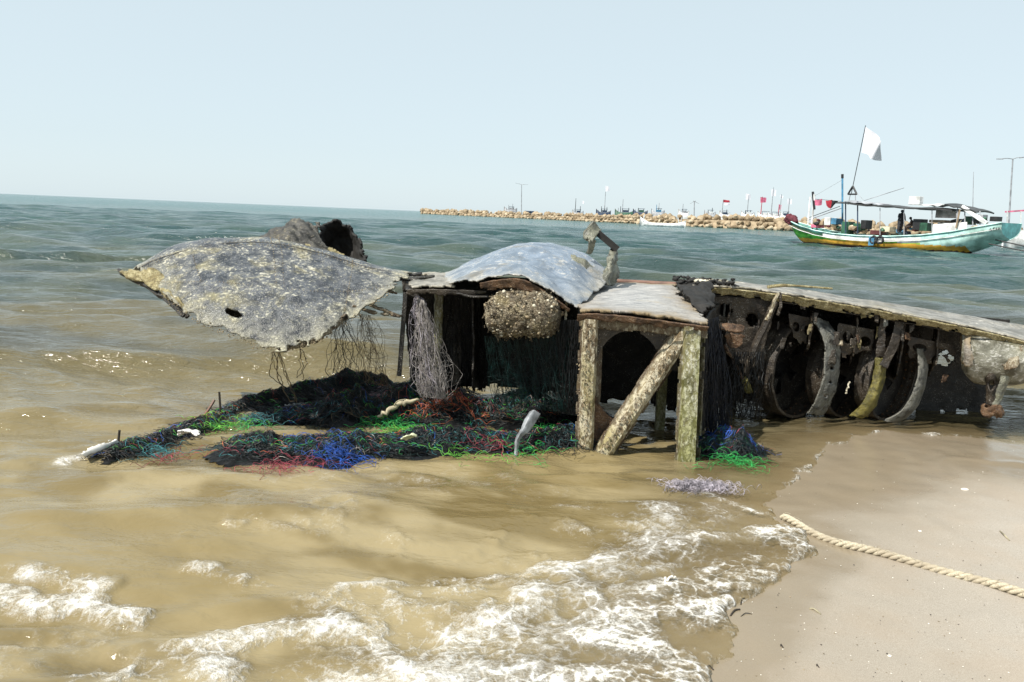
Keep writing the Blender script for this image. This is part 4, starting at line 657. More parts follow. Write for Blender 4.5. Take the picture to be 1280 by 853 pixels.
# rope on the sand: three laid strands
rp = [G(978,648,0.0),G(1000,656,0.018),G(1050,670,0.05),G(1120,688,0.06),G(1200,708,0.075),G(1285,729,0.095),G(1400,760,0.12),G(1520,800,0.14)]
for i_,q in enumerate(rp): q[2] = max(float(sand_z(np.array(q[0]),np.array(q[1]),shore(np.array([q[0]]),np.array([q[1]]))[0])),-0.01)+0.011
ctr = cr1(rp,np.linspace(0,1,420)); ctr[:,2] += 0.006*np.sin(np.linspace(0,21,420)); ctr[:,0] += 0.006*np.sin(np.linspace(0,17,420)); Ls = np.concatenate([[0],np.cumsum(np.linalg.norm(np.diff(ctr,axis=0),axis=1))])
rope = root('rope',(ctr[200][0],ctr[200][1],0.05),'thick cream laid rope running across the wet sand','rope')
s = NT('cream rope',0.8); n_ = s.noise(160,3,0.6,0,s.mapv((1,1,1))); s.col(s.mix(s.ramp(s.noise(7,4),0.4,0.7),s.mix(s.ramp(n_,0.3,0.7),(0.34,0.29,0.20),(0.56,0.50,0.38)),(0.30,0.25,0.18))); s.bump(n_,0.5,0.003)
T = np.gradient(ctr,axis=0); T /= np.linalg.norm(T,axis=1)[:,None]; A_ = np.cross(T,(0,0,1.)); A_ /= np.linalg.norm(A_,axis=1)[:,None]; B_ = np.cross(A_,T)
for k in range(3):
    ph = Ls/0.105*2*math.pi+k*2*math.pi/3; mb = MB(); mb.add(*tube(ctr+0.0105*(A_*np.cos(ph)[:,None]+B_*np.sin(ph)[:,None]),0.0108,7)); mb.build('strand', s.m, rope, smooth=True)
fz = []
for k in range(260): i = rng.integers(5,410); st = ctr[i]+rng.normal(0,0.012,3); d_ = rng.normal(0,1,3)*0.016+T[i]*0.012; fz.append([st,st+d_*0.6,st+d_+np.array((0,0,-0.003))])
V,F = strands(np.array(fz),np.full(len(fz),0.0009)); mk('rope_fuzz',V,F,s.m,rope,kind='stuff')
# bits on the sand
def onsand(px,py,dz=0.0):
    q = G(px,py,0.05)
    for _ in range(3): q = G(px,py,float(sand_z(np.array(q[0]),np.array(q[1]),shore(np.array([q[0]]),np.array([q[1]]))[0]))+dz)
    return q
for (px,py,sz,lab) in [(1206,612,(0.024,0.016,0.008),'small pale shell on the wet sand beyond the rope'),(1150,664,(0.010,0.008,0.004),'tiny white shell chip just beyond the rope'),(1112,820,(0.008,0.006,0.004),'tiny pale shell chip on the near sand')]:
    q = onsand(px,py,0.002); tag(mk('shell', q+ICV2*np.array(sz), ICF2, MAT['shell'], None, True, loc=q), lab, 'shell')
for (a,b,r_,mt,lab,cat,nm) in [((1012,761),(1026,768),0.0032,'drift','short straw-coloured splinter on the near sand','splinter','splinter'),((976,808),(979,810),0.0022,'twig','dark speck of twig left on the near sand','twig','twig'),((1021,833),(1024,835),0.0018,'twig','tiny dark twig low on the near sand','twig','twig'),((913,770),(925,762),0.0035,'twig','dark twig stuck under the foam edge','twig','twig'),((926,771),(940,768),0.0016,'twig','thin dark twig reaching onto the sand from the foam','twig','twig'),((884,834),(892,838),0.003,'twig','dark twig at the lowest foam edge','twig','twig'),((926,756),(931,748),0.0025,'twig','upright dark twig at the foam edge','twig','twig'),((1250,664),(1262,676),0.0035,'drift','pale curved reed on the sand beyond the rope','reed','reed')]:
    p,q = onsand(*a,r_*0.3),onsand(*b,r_*0.3); mm = (p+q)/2+np.array((0,0.012,0.004)); mb = MB(); mb.add(*tube(cr1([p,mm,q],np.linspace(0,1,7)),r_,6)); tag(mb.build(nm, MAT[mt], None, smooth=True), lab, cat)

r5 = np.random.default_rng(55); gp = []
while len(gp) < 420:
    px,py = r5.uniform(900,1290),r5.uniform(560,853); q = G(px,py,0.05); sd_ = shore(np.array([q[0]]),np.array([q[1]]))[0]
    if sd_ < 0.04: continue
    zz = float(sand_z(np.array(q[0]),np.array(q[1]),sd_)); q = G(px,py,zz); gp.append(q+np.array((0,0,0.0006)))
gp = np.array(gp)
for k,mt in enumerate(('shell','twig','barnd')): 
    o = lumps('shell_grit', gp[k::3], r5.uniform(0.0008,0.0035,len(gp[k::3])), MAT[mt], None, 200+k, 0.5); o['label'] = ['pale shell grit scattered over the beach','dark grit specks scattered over the beach','brown grit scattered over the beach'][k]; o['category'] = 'grit'
#BOATS
# ------------------------------------------------------------------ boats, breakwater, lamp posts
PM = {k:plain(k+' paint',c,0.5,0.42,1.1,0,0) for k,c in dict(white=(0.72,0.72,0.70),mint=(0.48,0.74,0.66),teal=(0.16,0.46,0.45),green=(0.10,0.42,0.05),lime=(0.36,0.52,0.10),orange=(0.72,0.38,0.05),maroon=(0.10,0.03,0.03),black=(0.02,0.02,0.022),blue=(0.07,0.22,0.36),grey=(0.30,0.31,0.33),wood=(0.30,0.22,0.14),darkgreen=(0.03,0.10,0.06),red=(0.45,0.03,0.05),pink=(0.62,0.16,0.26),tarp=(0.05,0.05,0.05),cream=(0.60,0.55,0.40),dkblue=(0.03,0.05,0.09)).items()}
s = NT('white flag cloth',0.8); s.col((0.80,0.78,0.84)); PM['flag'] = s.m
BOW = P(993,300,75.0); BOW[2] = 0; STN = P(1262,300,58.0); STN[2] = 0
bx_ = STN-BOW; BL = np.linalg.norm(bx_); bx_ /= BL; by_ = np.array((bx_[1],-bx_[0],0)); by_ = by_ if by_[1]<0 else -by_   # by_ points to the viewer side
def BP(px, py, off=0.0):                  # point on the boat's long vertical plane (moved 'off' to the viewer side)
    d = ray(px,py); d = np.array(d); o_ = np.array((0,0,CAMH)); n_ = by_; return o_+d*(((BOW+by_*off-o_)@n_)/(d@n_))
FB = root('fishing_boat', (BOW+STN)/2, 'green and white wooden fishing boat with canopy and tall white flag', 'boat')
T_ = [0,0.03,0.08,0.16,0.28,0.42,0.56,0.70,0.82,0.92,1.0]
SHE = [2.15,1.95,1.62,1.28,1.06,0.98,1.05,1.28,1.65,2.10,2.45]; KEL = [0.85,0.35,-0.2,-0.45,-0.55,-0.6,-0.6,-0.55,-0.25,0.55,1.25]; BEA = [0.10,0.42,0.85,1.25,1.6,1.75,1.75,1.7,1.6,1.45,1.35]
ns,nj = 60,12
def hullp(t,j,side):
    sh_ = np.interp(t,T_,SHE); ke = np.interp(t,T_,KEL); be = np.interp(t,T_,BEA); v = j/nj
    wv_ = 1-(1-v)**(1.6 if t<0.1 else 1.6+2.4*min(1,(t-0.1)*6)); wv_ = wv_; rake = -0.9*(1-t*8)*(v) if t<0.125 else 0
    return BOW+bx_*(t*BL+rake)+by_*side*be*wv_*(0.92+0.08*v)+np.array((0,0,ke+(sh_-ke)*v))
def hullmat(t,z,sh_,v):                   # painted strakes by height
    d = sh_-z; wl = z
    if wl < 0.16: return 0
    if t > 0.86: return 3 if True else 0
    if wl < 0.50+0.05*t: return 1
    if d < 0.14: return 5
    if t < 0.22: return 6 if d < 0.45 else 2
    if t < 0.60: return 4 if d < 0.40 else (7 if d < 0.52 else 2)
    if t < 0.70: return 4 if d<0.6 else 7
    return 3
for side,nm in ((1,'hull'),(-1,'hull')):
    V = []; F = []; MI = []
    for i in range(ns+1):
        for j in range(nj*2+1): V.append(hullp(i/ns,j/2,side))
    w_ = nj*2+1
    for i in range(ns):
        for j in range(nj*2):
            F.append((i*w_+j,(i+1)*w_+j,(i+1)*w_+j+1,i*w_+j+1)); t=(i+0.5)/ns; q=(np.array(V[i*w_+j])+np.array(V[(i+1)*w_+j+1]))/2; MI.append(hullmat(t,q[2],np.interp(t,T_,SHE),0))
    o = mk('hull_side', V, F, [PM['maroon'],PM['orange'],PM['green'],PM['mint'],PM['white'],PM['teal'],PM['darkgreen'],PM['lime']], FB, True, mats=MI); md = o.modifiers.new('t','SOLIDIFY'); md.thickness = 0.06
mb = MB(); V = [hullp(1,j,1) for j in range(nj+1)]+[hullp(1,j,-1) for j in range(nj,-1,-1)]; mb.add(V,[tuple(range(len(V)))]); mb.build('transom', PM['teal'], FB)  # darker teal than the mint sides: the stern's shade is painted in
mb = MB(); V = []; 
for i in range(ns+1): V += [hullp(i/ns,nj,1)*1-np.array((0,0,0.35)),hullp(i/ns,nj,-1)-np.array((0,0,0.35))]
mb.add(V,[(2*i,2*i+1,2*i+3,2*i+2) for i in range(ns)]); mb.build('deck', PM['wood'], FB)
for dz,r_,c in ((0.0,0.06,'white'),(-0.42,0.035,'white')):
    mb = MB(); mb.add(*tube([hullp(t,nj,1)+by_*0.03+np.array((0,0,dz)) for t in np.linspace(0.01,1,50)],r_,5)); mb.build('rub_rail', PM[c] if dz else PM['mint'], FB)
mb = MB(); mb.add(*tube([hullp(t,nj,-1) for t in np.linspace(0.01,1,50)],0.06,5)); mb.build('rub_rail', PM['mint'], FB)
def bbar(name, a, b, w_, c, par=FB, oa=0, ob=0, sides=6):
    mb = MB(); mb.add(*tube([BP(*a,oa),BP(*b,ob)],w_,sides)); return mb.build(name, PM[c], par)
mast = bbar('mast',(1053,222),(1053,292),0.09,'blue'); bbar('mast_cap',(1053,218),(1053,223),0.12,'black',mast)
fpole = bbar('flag_pole',(1082,157),(1064,243),0.035,'black'); bbar('bow_post',(1013,246),(1010,281),0.09,'white'); bbar('bow_post',(1018,243),(1015,280),0.09,'white'); bbar('bow_post',(1016,240),(1018,262),0.12,'black')
bbar('boom',(1080,251),(1130,235),0.03,'grey'); bbar('boom',(1008,276),(1053,260),0.04,'grey'); bbar('boom',(1012,272),(1050,258),0.03,'black')
for a,b in [((1057,252),(1057,292)),((1072,252),(1072,292))]: bbar('canopy_post',a,b,0.06,'dkblue',oa=0.9,ob=0.9); bbar('canopy_post',a,b,0.06,'dkblue',oa=-0.9,ob=-0.9)
for x_ in (1100,1130,1165,1197): bbar('canopy_post',(x_,262),(x_,294),0.035,'grey',oa=1.0,ob=1.0); bbar('canopy_post',(x_,260),(x_,290),0.035,'grey',oa=-1.0,ob=-1.0)
def slab(name,a,b,half,th,c,par=FB,sag=0.0):
    n_=10; V=[]; 
    for i in range(n_+1):
        t=i/n_; p=BP(*a)*(1-t)+BP(*b)*t+np.array((0,0,-sag*math.sin(t*math.pi)+0.05*math.sin(t*17)))
        for o_ in np.linspace(-half,half,5): V.append(p+by_*o_+np.array((0,0,0.10*(1-(o_/half)**2))))
    F=[(i*5+k,i*5+k+1,(i+1)*5+k+1,(i+1)*5+k) for i in range(n_) for k in range(4)]
    ob=mk(name,V,F,PM[c],par); md=ob.modifiers.new('t','SOLIDIFY'); md.thickness=th; return ob
slab('canopy',(1056,254),(1202,263),1.3,0.10,'tarp',sag=0.05); slab('canopy',(1192,256),(1232,265),1.25,0.10,'tarp'); slab('canopy_cloth',(1066,252.5),(1110,256.5),1.2,0.05,'grey'); slab('canopy_cloth',(1158,257.5),(1196,257),1.1,0.05,'white')
# lamp tripod, roof box, cabin boards
for a,b in [((1060,243),(1066,233)),((1071,243),(1066,233)),((1060,243),(1071,243))]: bbar('lamp_bracket',a,b,0.08,'black')
bbar('lamp_bracket',(1063,243),(1060,256),0.04,'grey'); bbar('lamp_bracket',(1069,243),(1070,256),0.04,'grey')
def bbx(name,px,py,wpx,hpx,dep,c,off=0.0,tilt=0,par=FB):
    p = BP(px,py,off); sc_ = np.linalg.norm(p)/FPX*0.98; Zt = np.array((0,0,1.)); a_ = bx_*math.cos(tilt)+Zt*math.sin(tilt); b_ = np.cross(a_,by_); 
    V,F = box(p, wpx*sc_, dep, hpx*sc_, (a_,by_,b_)); mb = MB(); mb.add(V,F); o = mb.build(name,PM[c],par); md = o.modifiers.new('b','BEVEL'); md.width = 0.03; md.segments = 2; return o
bbx('roof_box',1145,251,13,9,0.5,'white'); bbx('cabin_board',1187,285,38,10,0.08,'white',1.0,0.10); bbx('cabin_board',1184,267,26,10,0.06,'white',-0.9,0.0); bbx('plank',1218,269,34,4,0.25,'white',1.1,-0.55)
for x_,y0,y1 in [(1196,262,285),(1206,262,283),(1216,264,282),(1225,264,281)]: bbar('cabin_post',(x_,y0),(x_,y1),0.05,'grey',oa=0.9,ob=0.9)
bbar('cabin_post',(1200,262),(1195,285),0.07,'wood',oa=1.2,ob=1.2)
for k,(x_,y_,w_,h_,c) in enumerate([(1206,277,9,5,'dkblue'),(1213,276,8,9,'darkgreen'),(1222,277,9,4,'black'),(1200,281,10,4,'black'),(1228,272,6,6,'grey'),(1245,274,8,5,'black')]): bbx('deck_gear',x_,y_,w_,h_,0.7,c,0.2)
for k,(x_,y_,w_,h_,c,nm) in enumerate([(1060,285,9,14,'darkgreen','engine_box'),(1046,277,7,7,'blue','water_drum'),(1038,277,8,9,'white','water_drum'),(1075,284,10,8,'darkgreen','crate'),(1083,281,7,10,'black','crate'),(1027,279,12,5,'wood','crate'),(1098,291,13,5,'maroon','crate'),(1150,281,10,12,'black','crate'),(1158,284,9,9,'darkgreen','crate'),(1110,287,12,6,'cream','crate'),(1175,277,18,3,'wood','crate'),(1022,283,10,4,'pink','crate')]): bbx(nm,x_,y_,w_,h_,0.9,c,0.1)
rb = np.random.default_rng(5)
for k in range(34):
    x_ = rb.uniform(1020,1240); y_ = np.interp(x_,[1020,1060,1110,1160,1200,1240],[281,290,293,290,283,276])-rb.uniform(0,7); mb = MB(); sz_ = rb.uniform(0.12,0.38); mb.add(BP(x_,y_,rb.uniform(-0.6,0.9))+ICV*np.array((sz_*1.3,sz_,sz_*0.8))*rb.uniform(0.7,1.3,(len(ICV),1)),ICF); mb.build('deck_gear',PM[['wood','darkgreen','grey','maroon','cream','dkblue','blue','black'][k%8]],FB)
for x_ in (1092,1100): 
    mb = MB(); c0 = BP(x_,300,1.9); q = [c0+bx_*0.28*math.cos(t)+np.array((0,0,0.28*math.sin(t))) for t in np.linspace(0,2*math.pi,17)]; mb.add(*tube(q,0.09,6,False)); mb.build('tyre_fender',PM['black'],FB)
def flagmesh(name, corners, c, par, nu=14, nv=10, amp=0.12, seed=0):
    a,b,c_,d = [np.array(q) for q in corners]; V = []
    for j in range(nv+1):
        for i in range(nu+1):
            u,v = i/nu,j/nv; p = (a*(1-u)+b*u)*(1-v)+(d*(1-u)+c_*u)*v; V.append(p+by_*amp*math.sin(u*7+v*2.2+seed)*u+np.array((0,0,0.4*amp*math.sin(u*5+seed)*u)))
    ob = mk(name,V,[(j*(nu+1)+i,j*(nu+1)+i+1,(j+1)*(nu+1)+i+1,(j+1)*(nu+1)+i) for j in range(nv) for i in range(nu)],PM[c] if isinstance(c,str) else c,par,True); return ob
flagmesh('flag',[BP(1082,159),BP(1106,176,0.3),BP(1099,200,-0.2),BP(1077,191)],'flag',fpole,20,16,amp=0.5,seed=1)
flagmesh('pennant',[BP(1018,250),BP(1028,249),BP(1026,257),BP(1018,257)],'pink',FB,8,6,0.1,2); flagmesh('pennant',[BP(1032,251),BP(1040,250.5),BP(1038,262),BP(1033,257)],'red',FB,8,6,0.1,3); flagmesh('pennant',[BP(1040,251),BP(1047,252),BP(1041,258),BP(1038,262)],'black',FB,8,6,0.1,4)
flagmesh('cloth',[BP(1086,296,1.95),BP(1093,296,1.95),BP(1092,307,1.95),BP(1085,307,1.95)],PM['blue'],FB,6,6,0.05,5)
bbar('stay_line',(1019,249),(1053,252),0.02,'black'); bbar('stay_line',(1053,225),(1010,250),0.012,'grey'); bbar('stay_line',(1066,236),(1080,251),0.015,'grey')
mb = MB(); V,F = ICV2,ICF2; [mb.add(BP(988+dx_,273+dy_)+V*np.array((sz_*1.1,sz_,sz_))*(1+0.9*(fbm(V[:,0]*2.5+dx_,V[:,1]*2.5+V[:,2]*1.7,3)-0.5))[:,None],F) for dx_,dy_,sz_ in ((0,0,0.42),(3,1.5,0.42),(-2.5,2.5,0.34),(5,4,0.36),(1,4,0.4),(-1,-2,0.25))]; mb.build('net_bundle',plain('maroon net bundle',(0.11,0.025,0.035),0.9,0.5,4),FB)
# painted strokes near the stern (worn registration marks)
for (x0,y0,x1,y1) in [(1236,289,1238,286),(1238,286,1240,289),(1241.5,288,1241.5,285),(1241.5,285,1244,285),(1245,288,1246,284.5),(1247.5,287,1250,286),(1248.5,284.5,1248.5,287.5)]:
    t0,t1 = [(x_-993)/269 for x_ in (x0,x1)]; pa,pb = BP(x0,y0,1.42),BP(x1,y1,1.42); mb = MB(); mb.add(*bar(pa,pb,0.03,0.05)); mb.build('registration_mark',PM['black'],FB)
for a,b in [((1236,305),(1300,318)),((1244,300),(1300,312))]: bbar('mooring_line',a,b,0.05,'black',oa=0.8,ob=0.8)
# people aboard
def person(pxfoot, pyfoot, hgt, pose, col, label, off=0.0, turn=0.0, cloth=None):
    ft = BP(pxfoot,pyfoot,off); k = hgt/1.7; c_,s_ = math.cos(turn),math.sin(turn)
    def L(x,y,z): return ft+k*(bx_*(x*c_-y*s_)+by_*(x*s_+y*c_)+np.array((0,0,z)))
    if pose=='stand': J = {'pel':(0,0,0.92),'wai':(0.02,0,1.08),'che':(0.05,0,1.30),'nec':(0.08,0,1.46),'hed':(0.11,0,1.58),'top':(0.12,0,1.68),'kl':(0.05,0.11,0.50),'al':(0.0,0.12,0.08),'tl':(0.15,0.12,0.03),'kr':(0.02,-0.11,0.50),'ar':(-0.06,-0.12,0.08),'tr':(0.1,-0.12,0.03),'sl':(0.05,0.19,1.40),'el':(0.10,0.26,1.14),'wl':(0.28,0.22,1.02),'hl':(0.36,0.20,1.01),'sr':(0.05,-0.19,1.40),'er':(0.08,-0.26,1.14),'wr':(0.22,-0.24,0.96),'hr':(0.30,-0.24,0.93)}
    else: J = {'pel':(0,0,0.45),'wai':(0.03,0,0.62),'che':(0.07,0,0.85),'nec':(0.11,0,1.02),'hed':(0.15,0,1.13),'top':(0.17,0,1.23),'kl':(0.42,0.13,0.50),'al':(0.44,0.13,0.09),'tl':(0.58,0.13,0.04),'kr':(0.42,-0.13,0.50),'ar':(0.44,-0.13,0.09),'tr':(0.58,-0.13,0.04),'sl':(0.06,0.19,0.96),'el':(0.16,0.24,0.72),'wl':(0.38,0.18,0.62),'hl':(0.46,0.16,0.60),'sr':(0.06,-0.19,0.96),'er':(0.16,-0.24,0.72),'wr':(0.38,-0.18,0.62),'hr':(0.46,-0.16,0.60)}
    rad = dict(pel=0.22,wai=0.20,che=0.20,nec=0.06,hed=0.095,top=0.075,kl=0.13,al=0.10,tl=0.035,kr=0.13,ar=0.10,tr=0.035,sl=0.10,el=0.08,wl=0.035,hl=0.035,sr=0.10,er=0.08,wr=0.035,hr=0.035)
    E = [('pel','wai'),('wai','che'),('che','nec'),('nec','hed'),('hed','top'),('pel','kl'),('kl','al'),('al','tl'),('pel','kr'),('kr','ar'),('ar','tr'),('che','sl'),('sl','el'),('el','wl'),('wl','hl'),('che','sr'),('sr','er'),('er','wr'),('wr','hr')]
    nm = list(J); me = bpy.data.meshes.new('body'); me.from_pydata([list(L(*J[n_])-ft) for n_ in nm],[(nm.index(a),nm.index(b)) for a,b in E],[]); me.materials.append(cloth); o = bpy.data.objects.new('person',me); C.objects.link(o); o.location = Vector(ft)
    md = o.modifiers.new('skin','SKIN'); sv = me.skin_vertices[0].data
    for i,n_ in enumerate(nm): sv[i].radius = (rad[n_]*k,rad[n_]*k); sv[i].use_root = (n_=='pel')
    o.modifiers.new('sub','SUBSURF').levels = 1; o.modifiers['sub'].render_levels = 1
    tag(o,label,'person')
    mb = MB(); hc = L(*J['hed'])+np.array((0,0,0.05*k)); mb.add(hc-bx_*0.03*k+ICV2*0.115*k,ICF2); mb.build('hair' if col!='scarf' else 'head_covering',PM['black'] if col!='scarf' else PM['dkblue'],o,smooth=True)
    return o
skinm = plain('dark clothing',(0.03,0.032,0.038),0.8,0.3,6); skin2 = plain('dark brown clothing',(0.05,0.035,0.03),0.8,0.3,6)
person(1124,291,1.85,'stand','scarf','person in dark long clothes standing under the boat canopy',0.3,0.4,skinm)
person(1139,291,1.7,'sit','hair','person in dark clothes sitting right of the standing one',0.2,2.6,skin2)
# white boat moored before the rocks
def small_hull(rt, c0, L, bm, h, ax, c, low=-0.3, bowup=0.5, sternup=0.25, rail='white'):
    ay = np.array((-ax[1],ax[0],0)); V = []; n_=16; m_=8
    for i in range(n_+1):
        t = i/n_; be = bm/2*math.sin(math.pi*min(1,0.10+0.90*min(t,1-t)*2.2)*0.5)**0.7*(1 if 0.02<t<0.98 else 0.45); sh_ = h+bowup*max(0,1-t*3.2)**2+sternup*max(0,t*3-2)**2
        for k in range(m_+1):
            th = math.pi*k/m_; V.append(c0+ax*(t-0.5)*L+ay*be*math.cos(th)+np.array((0,0,sh_-(sh_-low)*math.sin(th)**0.6)))
    ob = mk('hull',V,[(i*(m_+1)+k,i*(m_+1)+k+1,(i+1)*(m_+1)+k+1,(i+1)*(m_+1)+k) for i in range(n_) for k in range(m_)]+[tuple(range(m_+1)),tuple(n_*(m_+1)+k for k in range(m_,-1,-1))],c,rt,True); md = ob.modifiers.new('t','SOLIDIFY'); md.thickness = 0.08
    for e in (0,m_): mb = MB(); mb.add(*tube([V[i*(m_+1)+e] for i in range(n_+1)],0.09,5)); mb.build('rail',PM[rail],rt)
Yw = 215.0; c0 = P(828,282.5,Yw); c0[2] = 0
WB = root('moored_boat', c0, 'small white open boat moored before the breakwater rocks', 'boat'); small_hull(WB,c0,12.5,2.2,0.9,np.array((1,-0.12,0)),PM['white'],-0.3,1.6,0.9)
def wbar(par,a,b,Y,r_,c,name): mb = MB(); mb.add(*tube([P(*a,Y),P(*b,Y)],r_,5)); return mb.build(name,PM[c],par)
wbar(WB,(804,277),(806,268),Yw,0.16,'white','bow_post'); wbar(WB,(849,280),(847,271),Yw,0.14,'white','stern_post'); wbar(WB,(851,280),(852,272),Yw,0.10,'white','stern_post')
mb = MB(); mb.add(*box(P(851,280,Yw),2.0,1.2,0.5)); mb.build('engine_cover',PM['darkgreen'],WB); mb = MB(); mb.add(*box(P(828,279,Yw),0.5,2.0,0.25)); mb.build('thwart',PM['cream'],WB)
# breakwater: rocks laid along a low bank
BWc = [(526,268.0,440),(600,270.5,405),(680,274.5,370),(760,279.5,330),(840,283.0,280),(920,287.0,262),(990,289.5,255),(1100,294,250),(1200,298,250),(1330,303,250)]
HT = [2.2,2.6,2.8,3.2,3.6,4.4,4.2,4.2,4.2,4.2]
cl = np.array([P(*p) for p in BWc]); cl[:,2] = 0
BW = root('breakwater',(cl[4][0],cl[4][1],-0.5),'long tan rock breakwater along the horizon behind the boats','breakwater')
s = NT('tan rock',0.85); n_ = s.noise(0.5,5,0.6); oi = s.n('ObjectInfo').outputs['Random']; s.col(s.mix(s.ramp(n_,0.35,0.65),s.mix(oi,(0.13,0.09,0.05),(0.40,0.31,0.20)),s.mix(oi,(0.30,0.22,0.13),(0.58,0.49,0.36)))); rockm = s.m
rocks = []
for k in range(7):
    r_ = np.random.default_rng(100+k); V = ICV2*(1+0.55*(fbm(ICV2[:,0]*1.4+k*5,ICV2[:,1]*1.4+ICV2[:,2]*1.2+k,3)-0.5))[:,None]*np.array((1.15,0.95,0.78)); V = V+r_.normal(0,0.03,V.shape)
    me = bpy.data.meshes.new('rock'); me.from_pydata(V.tolist(),[],[list(f) for f in ICF2]); me.materials.append(rockm); rocks.append(me)
seg = np.concatenate([[0],np.cumsum(np.linalg.norm(np.diff(cl,axis=0),axis=1))]); L_ = seg[-1]; bo = base_of(BW); cnt = 0
def cpt(sv): return np.array([np.interp(sv,seg,cl[:,i]) for i in range(3)]),np.interp(sv,seg,HT)
vis = seg[6]
for rowi,(back,zf,n_) in enumerate([(0.0,0.12,110),(1.6,0.45,100),(3.2,0.80,88)]):
    for k in range(n_):
        sv = vis*(k+rng.uniform(0.1,0.9))/n_; p,h_ = cpt(sv); dirv = p/np.linalg.norm(p); sz = rng.uniform(0.6,1.2)*(0.72+0.11*h_)*0.9
        o = bpy.data.objects.new('rock',rocks[rng.integers(0,7)]); C.objects.link(o); o.parent = BW; o.location = Vector(p+dirv*back+np.array((0,0,h_*zf*rng.uniform(0.85,1.1))))-bo; o.scale = (sz,sz,sz*rng.uniform(0.8,1.1)); o.rotation_euler = tuple(rng.uniform(-0.6,0.6,2))+(rng.uniform(0,6.28),); cnt += 1
V = []; F = []
nn_ = 0
for k in range(420):
    if k < 260: sv = rng.uniform(vis*0.98,L_); back = rng.uniform(0,4)
    else: sv = rng.uniform(0,vis); back = rng.uniform(3.5,7)
    p,h_ = cpt(sv); dirv = p/np.linalg.norm(p); sz = rng.uniform(0.9,1.6); zz = min(h_*0.85,h_*(0.1+0.24*back))*rng.uniform(0.8,1.05); V.append(p+dirv*back+np.array((0,0,zz))+ICV*sz*rng.uniform(0.75,1.2,(len(ICV),1))); F.append(np.array(ICF)+nn_); nn_ += len(ICV)
mk('rock_fill',np.concatenate(V),np.concatenate(F),rockm,BW,kind='stuff')
V = []
for sv in np.linspace(0,L_,80):
    p,h_ = cpt(sv); d_ = p/np.linalg.norm(p); V += [p+np.array((0,0,-0.6)),p+d_*2.5+np.array((0,0,h_*0.62)),p+d_*9+np.array((0,0,h_*0.7)),p+d_*12+np.array((0,0,-0.6))]
mk('bank',V,[(i*4+k,i*4+k+1,(i+1)*4+k+1,(i+1)*4+k) for i in range(79) for k in range(3)],rockm,BW)
# far boats in the harbour behind the rocks
def far_boat(px, ybase, Y, wpx, masts, flags, label, cabin='white', hull='white', k=0):
    masts = masts+[(px+wpx*0.3,ybase-7-(k*5)%6,'black'),(px-wpx*0.35,ybase-6-(k*3)%5,'grey')]
    c0 = P(px,ybase,Y); sc_ = Y/FPX; zb = max(c0[2],1.2)+1.1; c0[2] = 0; rt = root('far_boat',c0,label,'boat','boats behind the breakwater')
    small_hull(rt,c0,wpx*sc_*1.15,3.0,zb+0.4,np.array((1,0.1*(-1)**k,0)),PM[hull],-0.4,1.6,1.0,'grey')
    mb = MB(); w_ = wpx*sc_*0.34; mb.add(*box(c0+np.array((w_*0.25,0,zb+0.9)),w_,2.0,1.0)); o = mb.build('cabin',PM[cabin],rt)
    mb = MB(); mb.add(*box(c0+np.array((w_*0.25,0,zb+1.95)),w_*1.35,2.5,0.14)); mb.build('cabin_roof',PM['dkblue'],o)
    for sx in (-0.6,0.6): mb = MB(); mb.add(*tube([c0+np.array((w_*(0.25+sx),0.9,zb+0.4)),c0+np.array((w_*(0.25+sx),0.9,zb+1.95))],0.07,5)); mb.build('roof_post',PM['dkblue'],rt)
    for (mx,yt,c) in masts: p = P(mx,yt,Y); mb = MB(); mb.add(*tube([np.array((p[0],c0[1],zb)),p],[0.19,0.11],5)); mb.build('mast',PM[c],rt)
    for (fx,fy,wf,hf,c) in flags:
        a = P(fx-wf/2,fy-hf/2,Y); b = P(fx+wf/2,fy-hf/2+1,Y); c_ = P(fx+wf/2,fy+hf/2,Y); d_ = P(fx-wf/2,fy+hf/2,Y); flagmesh('flag',[a,b,c_,d_],'flag' if c=='flag' else c,rt,6,5,0.2,k)
    return rt
FBs = [(638,266,400,14,[(636,256,'grey'),(641,255,'grey')],[],'lone distant boat with two short masts at the breakwater left half','grey','grey'),
 (722,270,380,12,[(720,248,'black')],[(729,253,3,4,'flag')],'distant boat with tiny white flag on a dark mast, left of the tall flag','dkblue','grey'),
 (754,270,350,16,[(757,240,'grey'),(752,258,'black')],[(759,236,5,7,'flag')],'distant boat flying a white flag above the middle breakwater','dkblue','dkblue'),
 (780,270,345,20,[(779,249,'grey'),(776,258,'black')],[],'dark distant boat with bare thin mast right of the middle white flag','dkblue','darkgreen'),
 (800,270,340,16,[(798,260,'black')],[],'low dark distant boat left of the small derrick','darkgreen','dkblue'),
 (822,270,330,14,[(821,256,'blue'),(824,254,'grey')],[],'distant boat with blue derrick mast over the moored white boat','blue','grey'),
 (854,271,325,12,[(854,255,'grey')],[],'distant boat with single grey mast over the white boat stern','grey','white'),
 (887,272,330,12,[(885,262,'grey')],[],'distant low boat left of the red and white flag','white','grey'),
 (905,273,330,12,[(904,250,'grey')],[(908,251.5,8,3.5,'red'),(908,255,8,3.5,'flag')],'distant boat flying a red over white flag','dkblue','white'),
 (934,273,320,14,[(936,244,'grey'),(932,263,'black')],[(935,246,6,8,'flag')],'distant white boat with large white flag right of the red-white one','white','white'),
 (955,274,315,16,[(953,246,'red')],[(954,250,7,7,'pink')],'distant boat with pink flag among the white flags','white','white'),
 (967,275,310,14,[(967,234,'grey'),(974,256,'red')],[(967,241,6,9,'flag'),(975,259,3,7,'pink')],'distant white boat with the highest white flag','white','white'),
 (981,275,305,12,[(977,243,'grey'),(987,248,'grey')],[(977,246,4,4,'flag'),(987,252,6,7,'flag')],'distant boat with two white flags beside the maroon bow bundle','dkblue','white')]
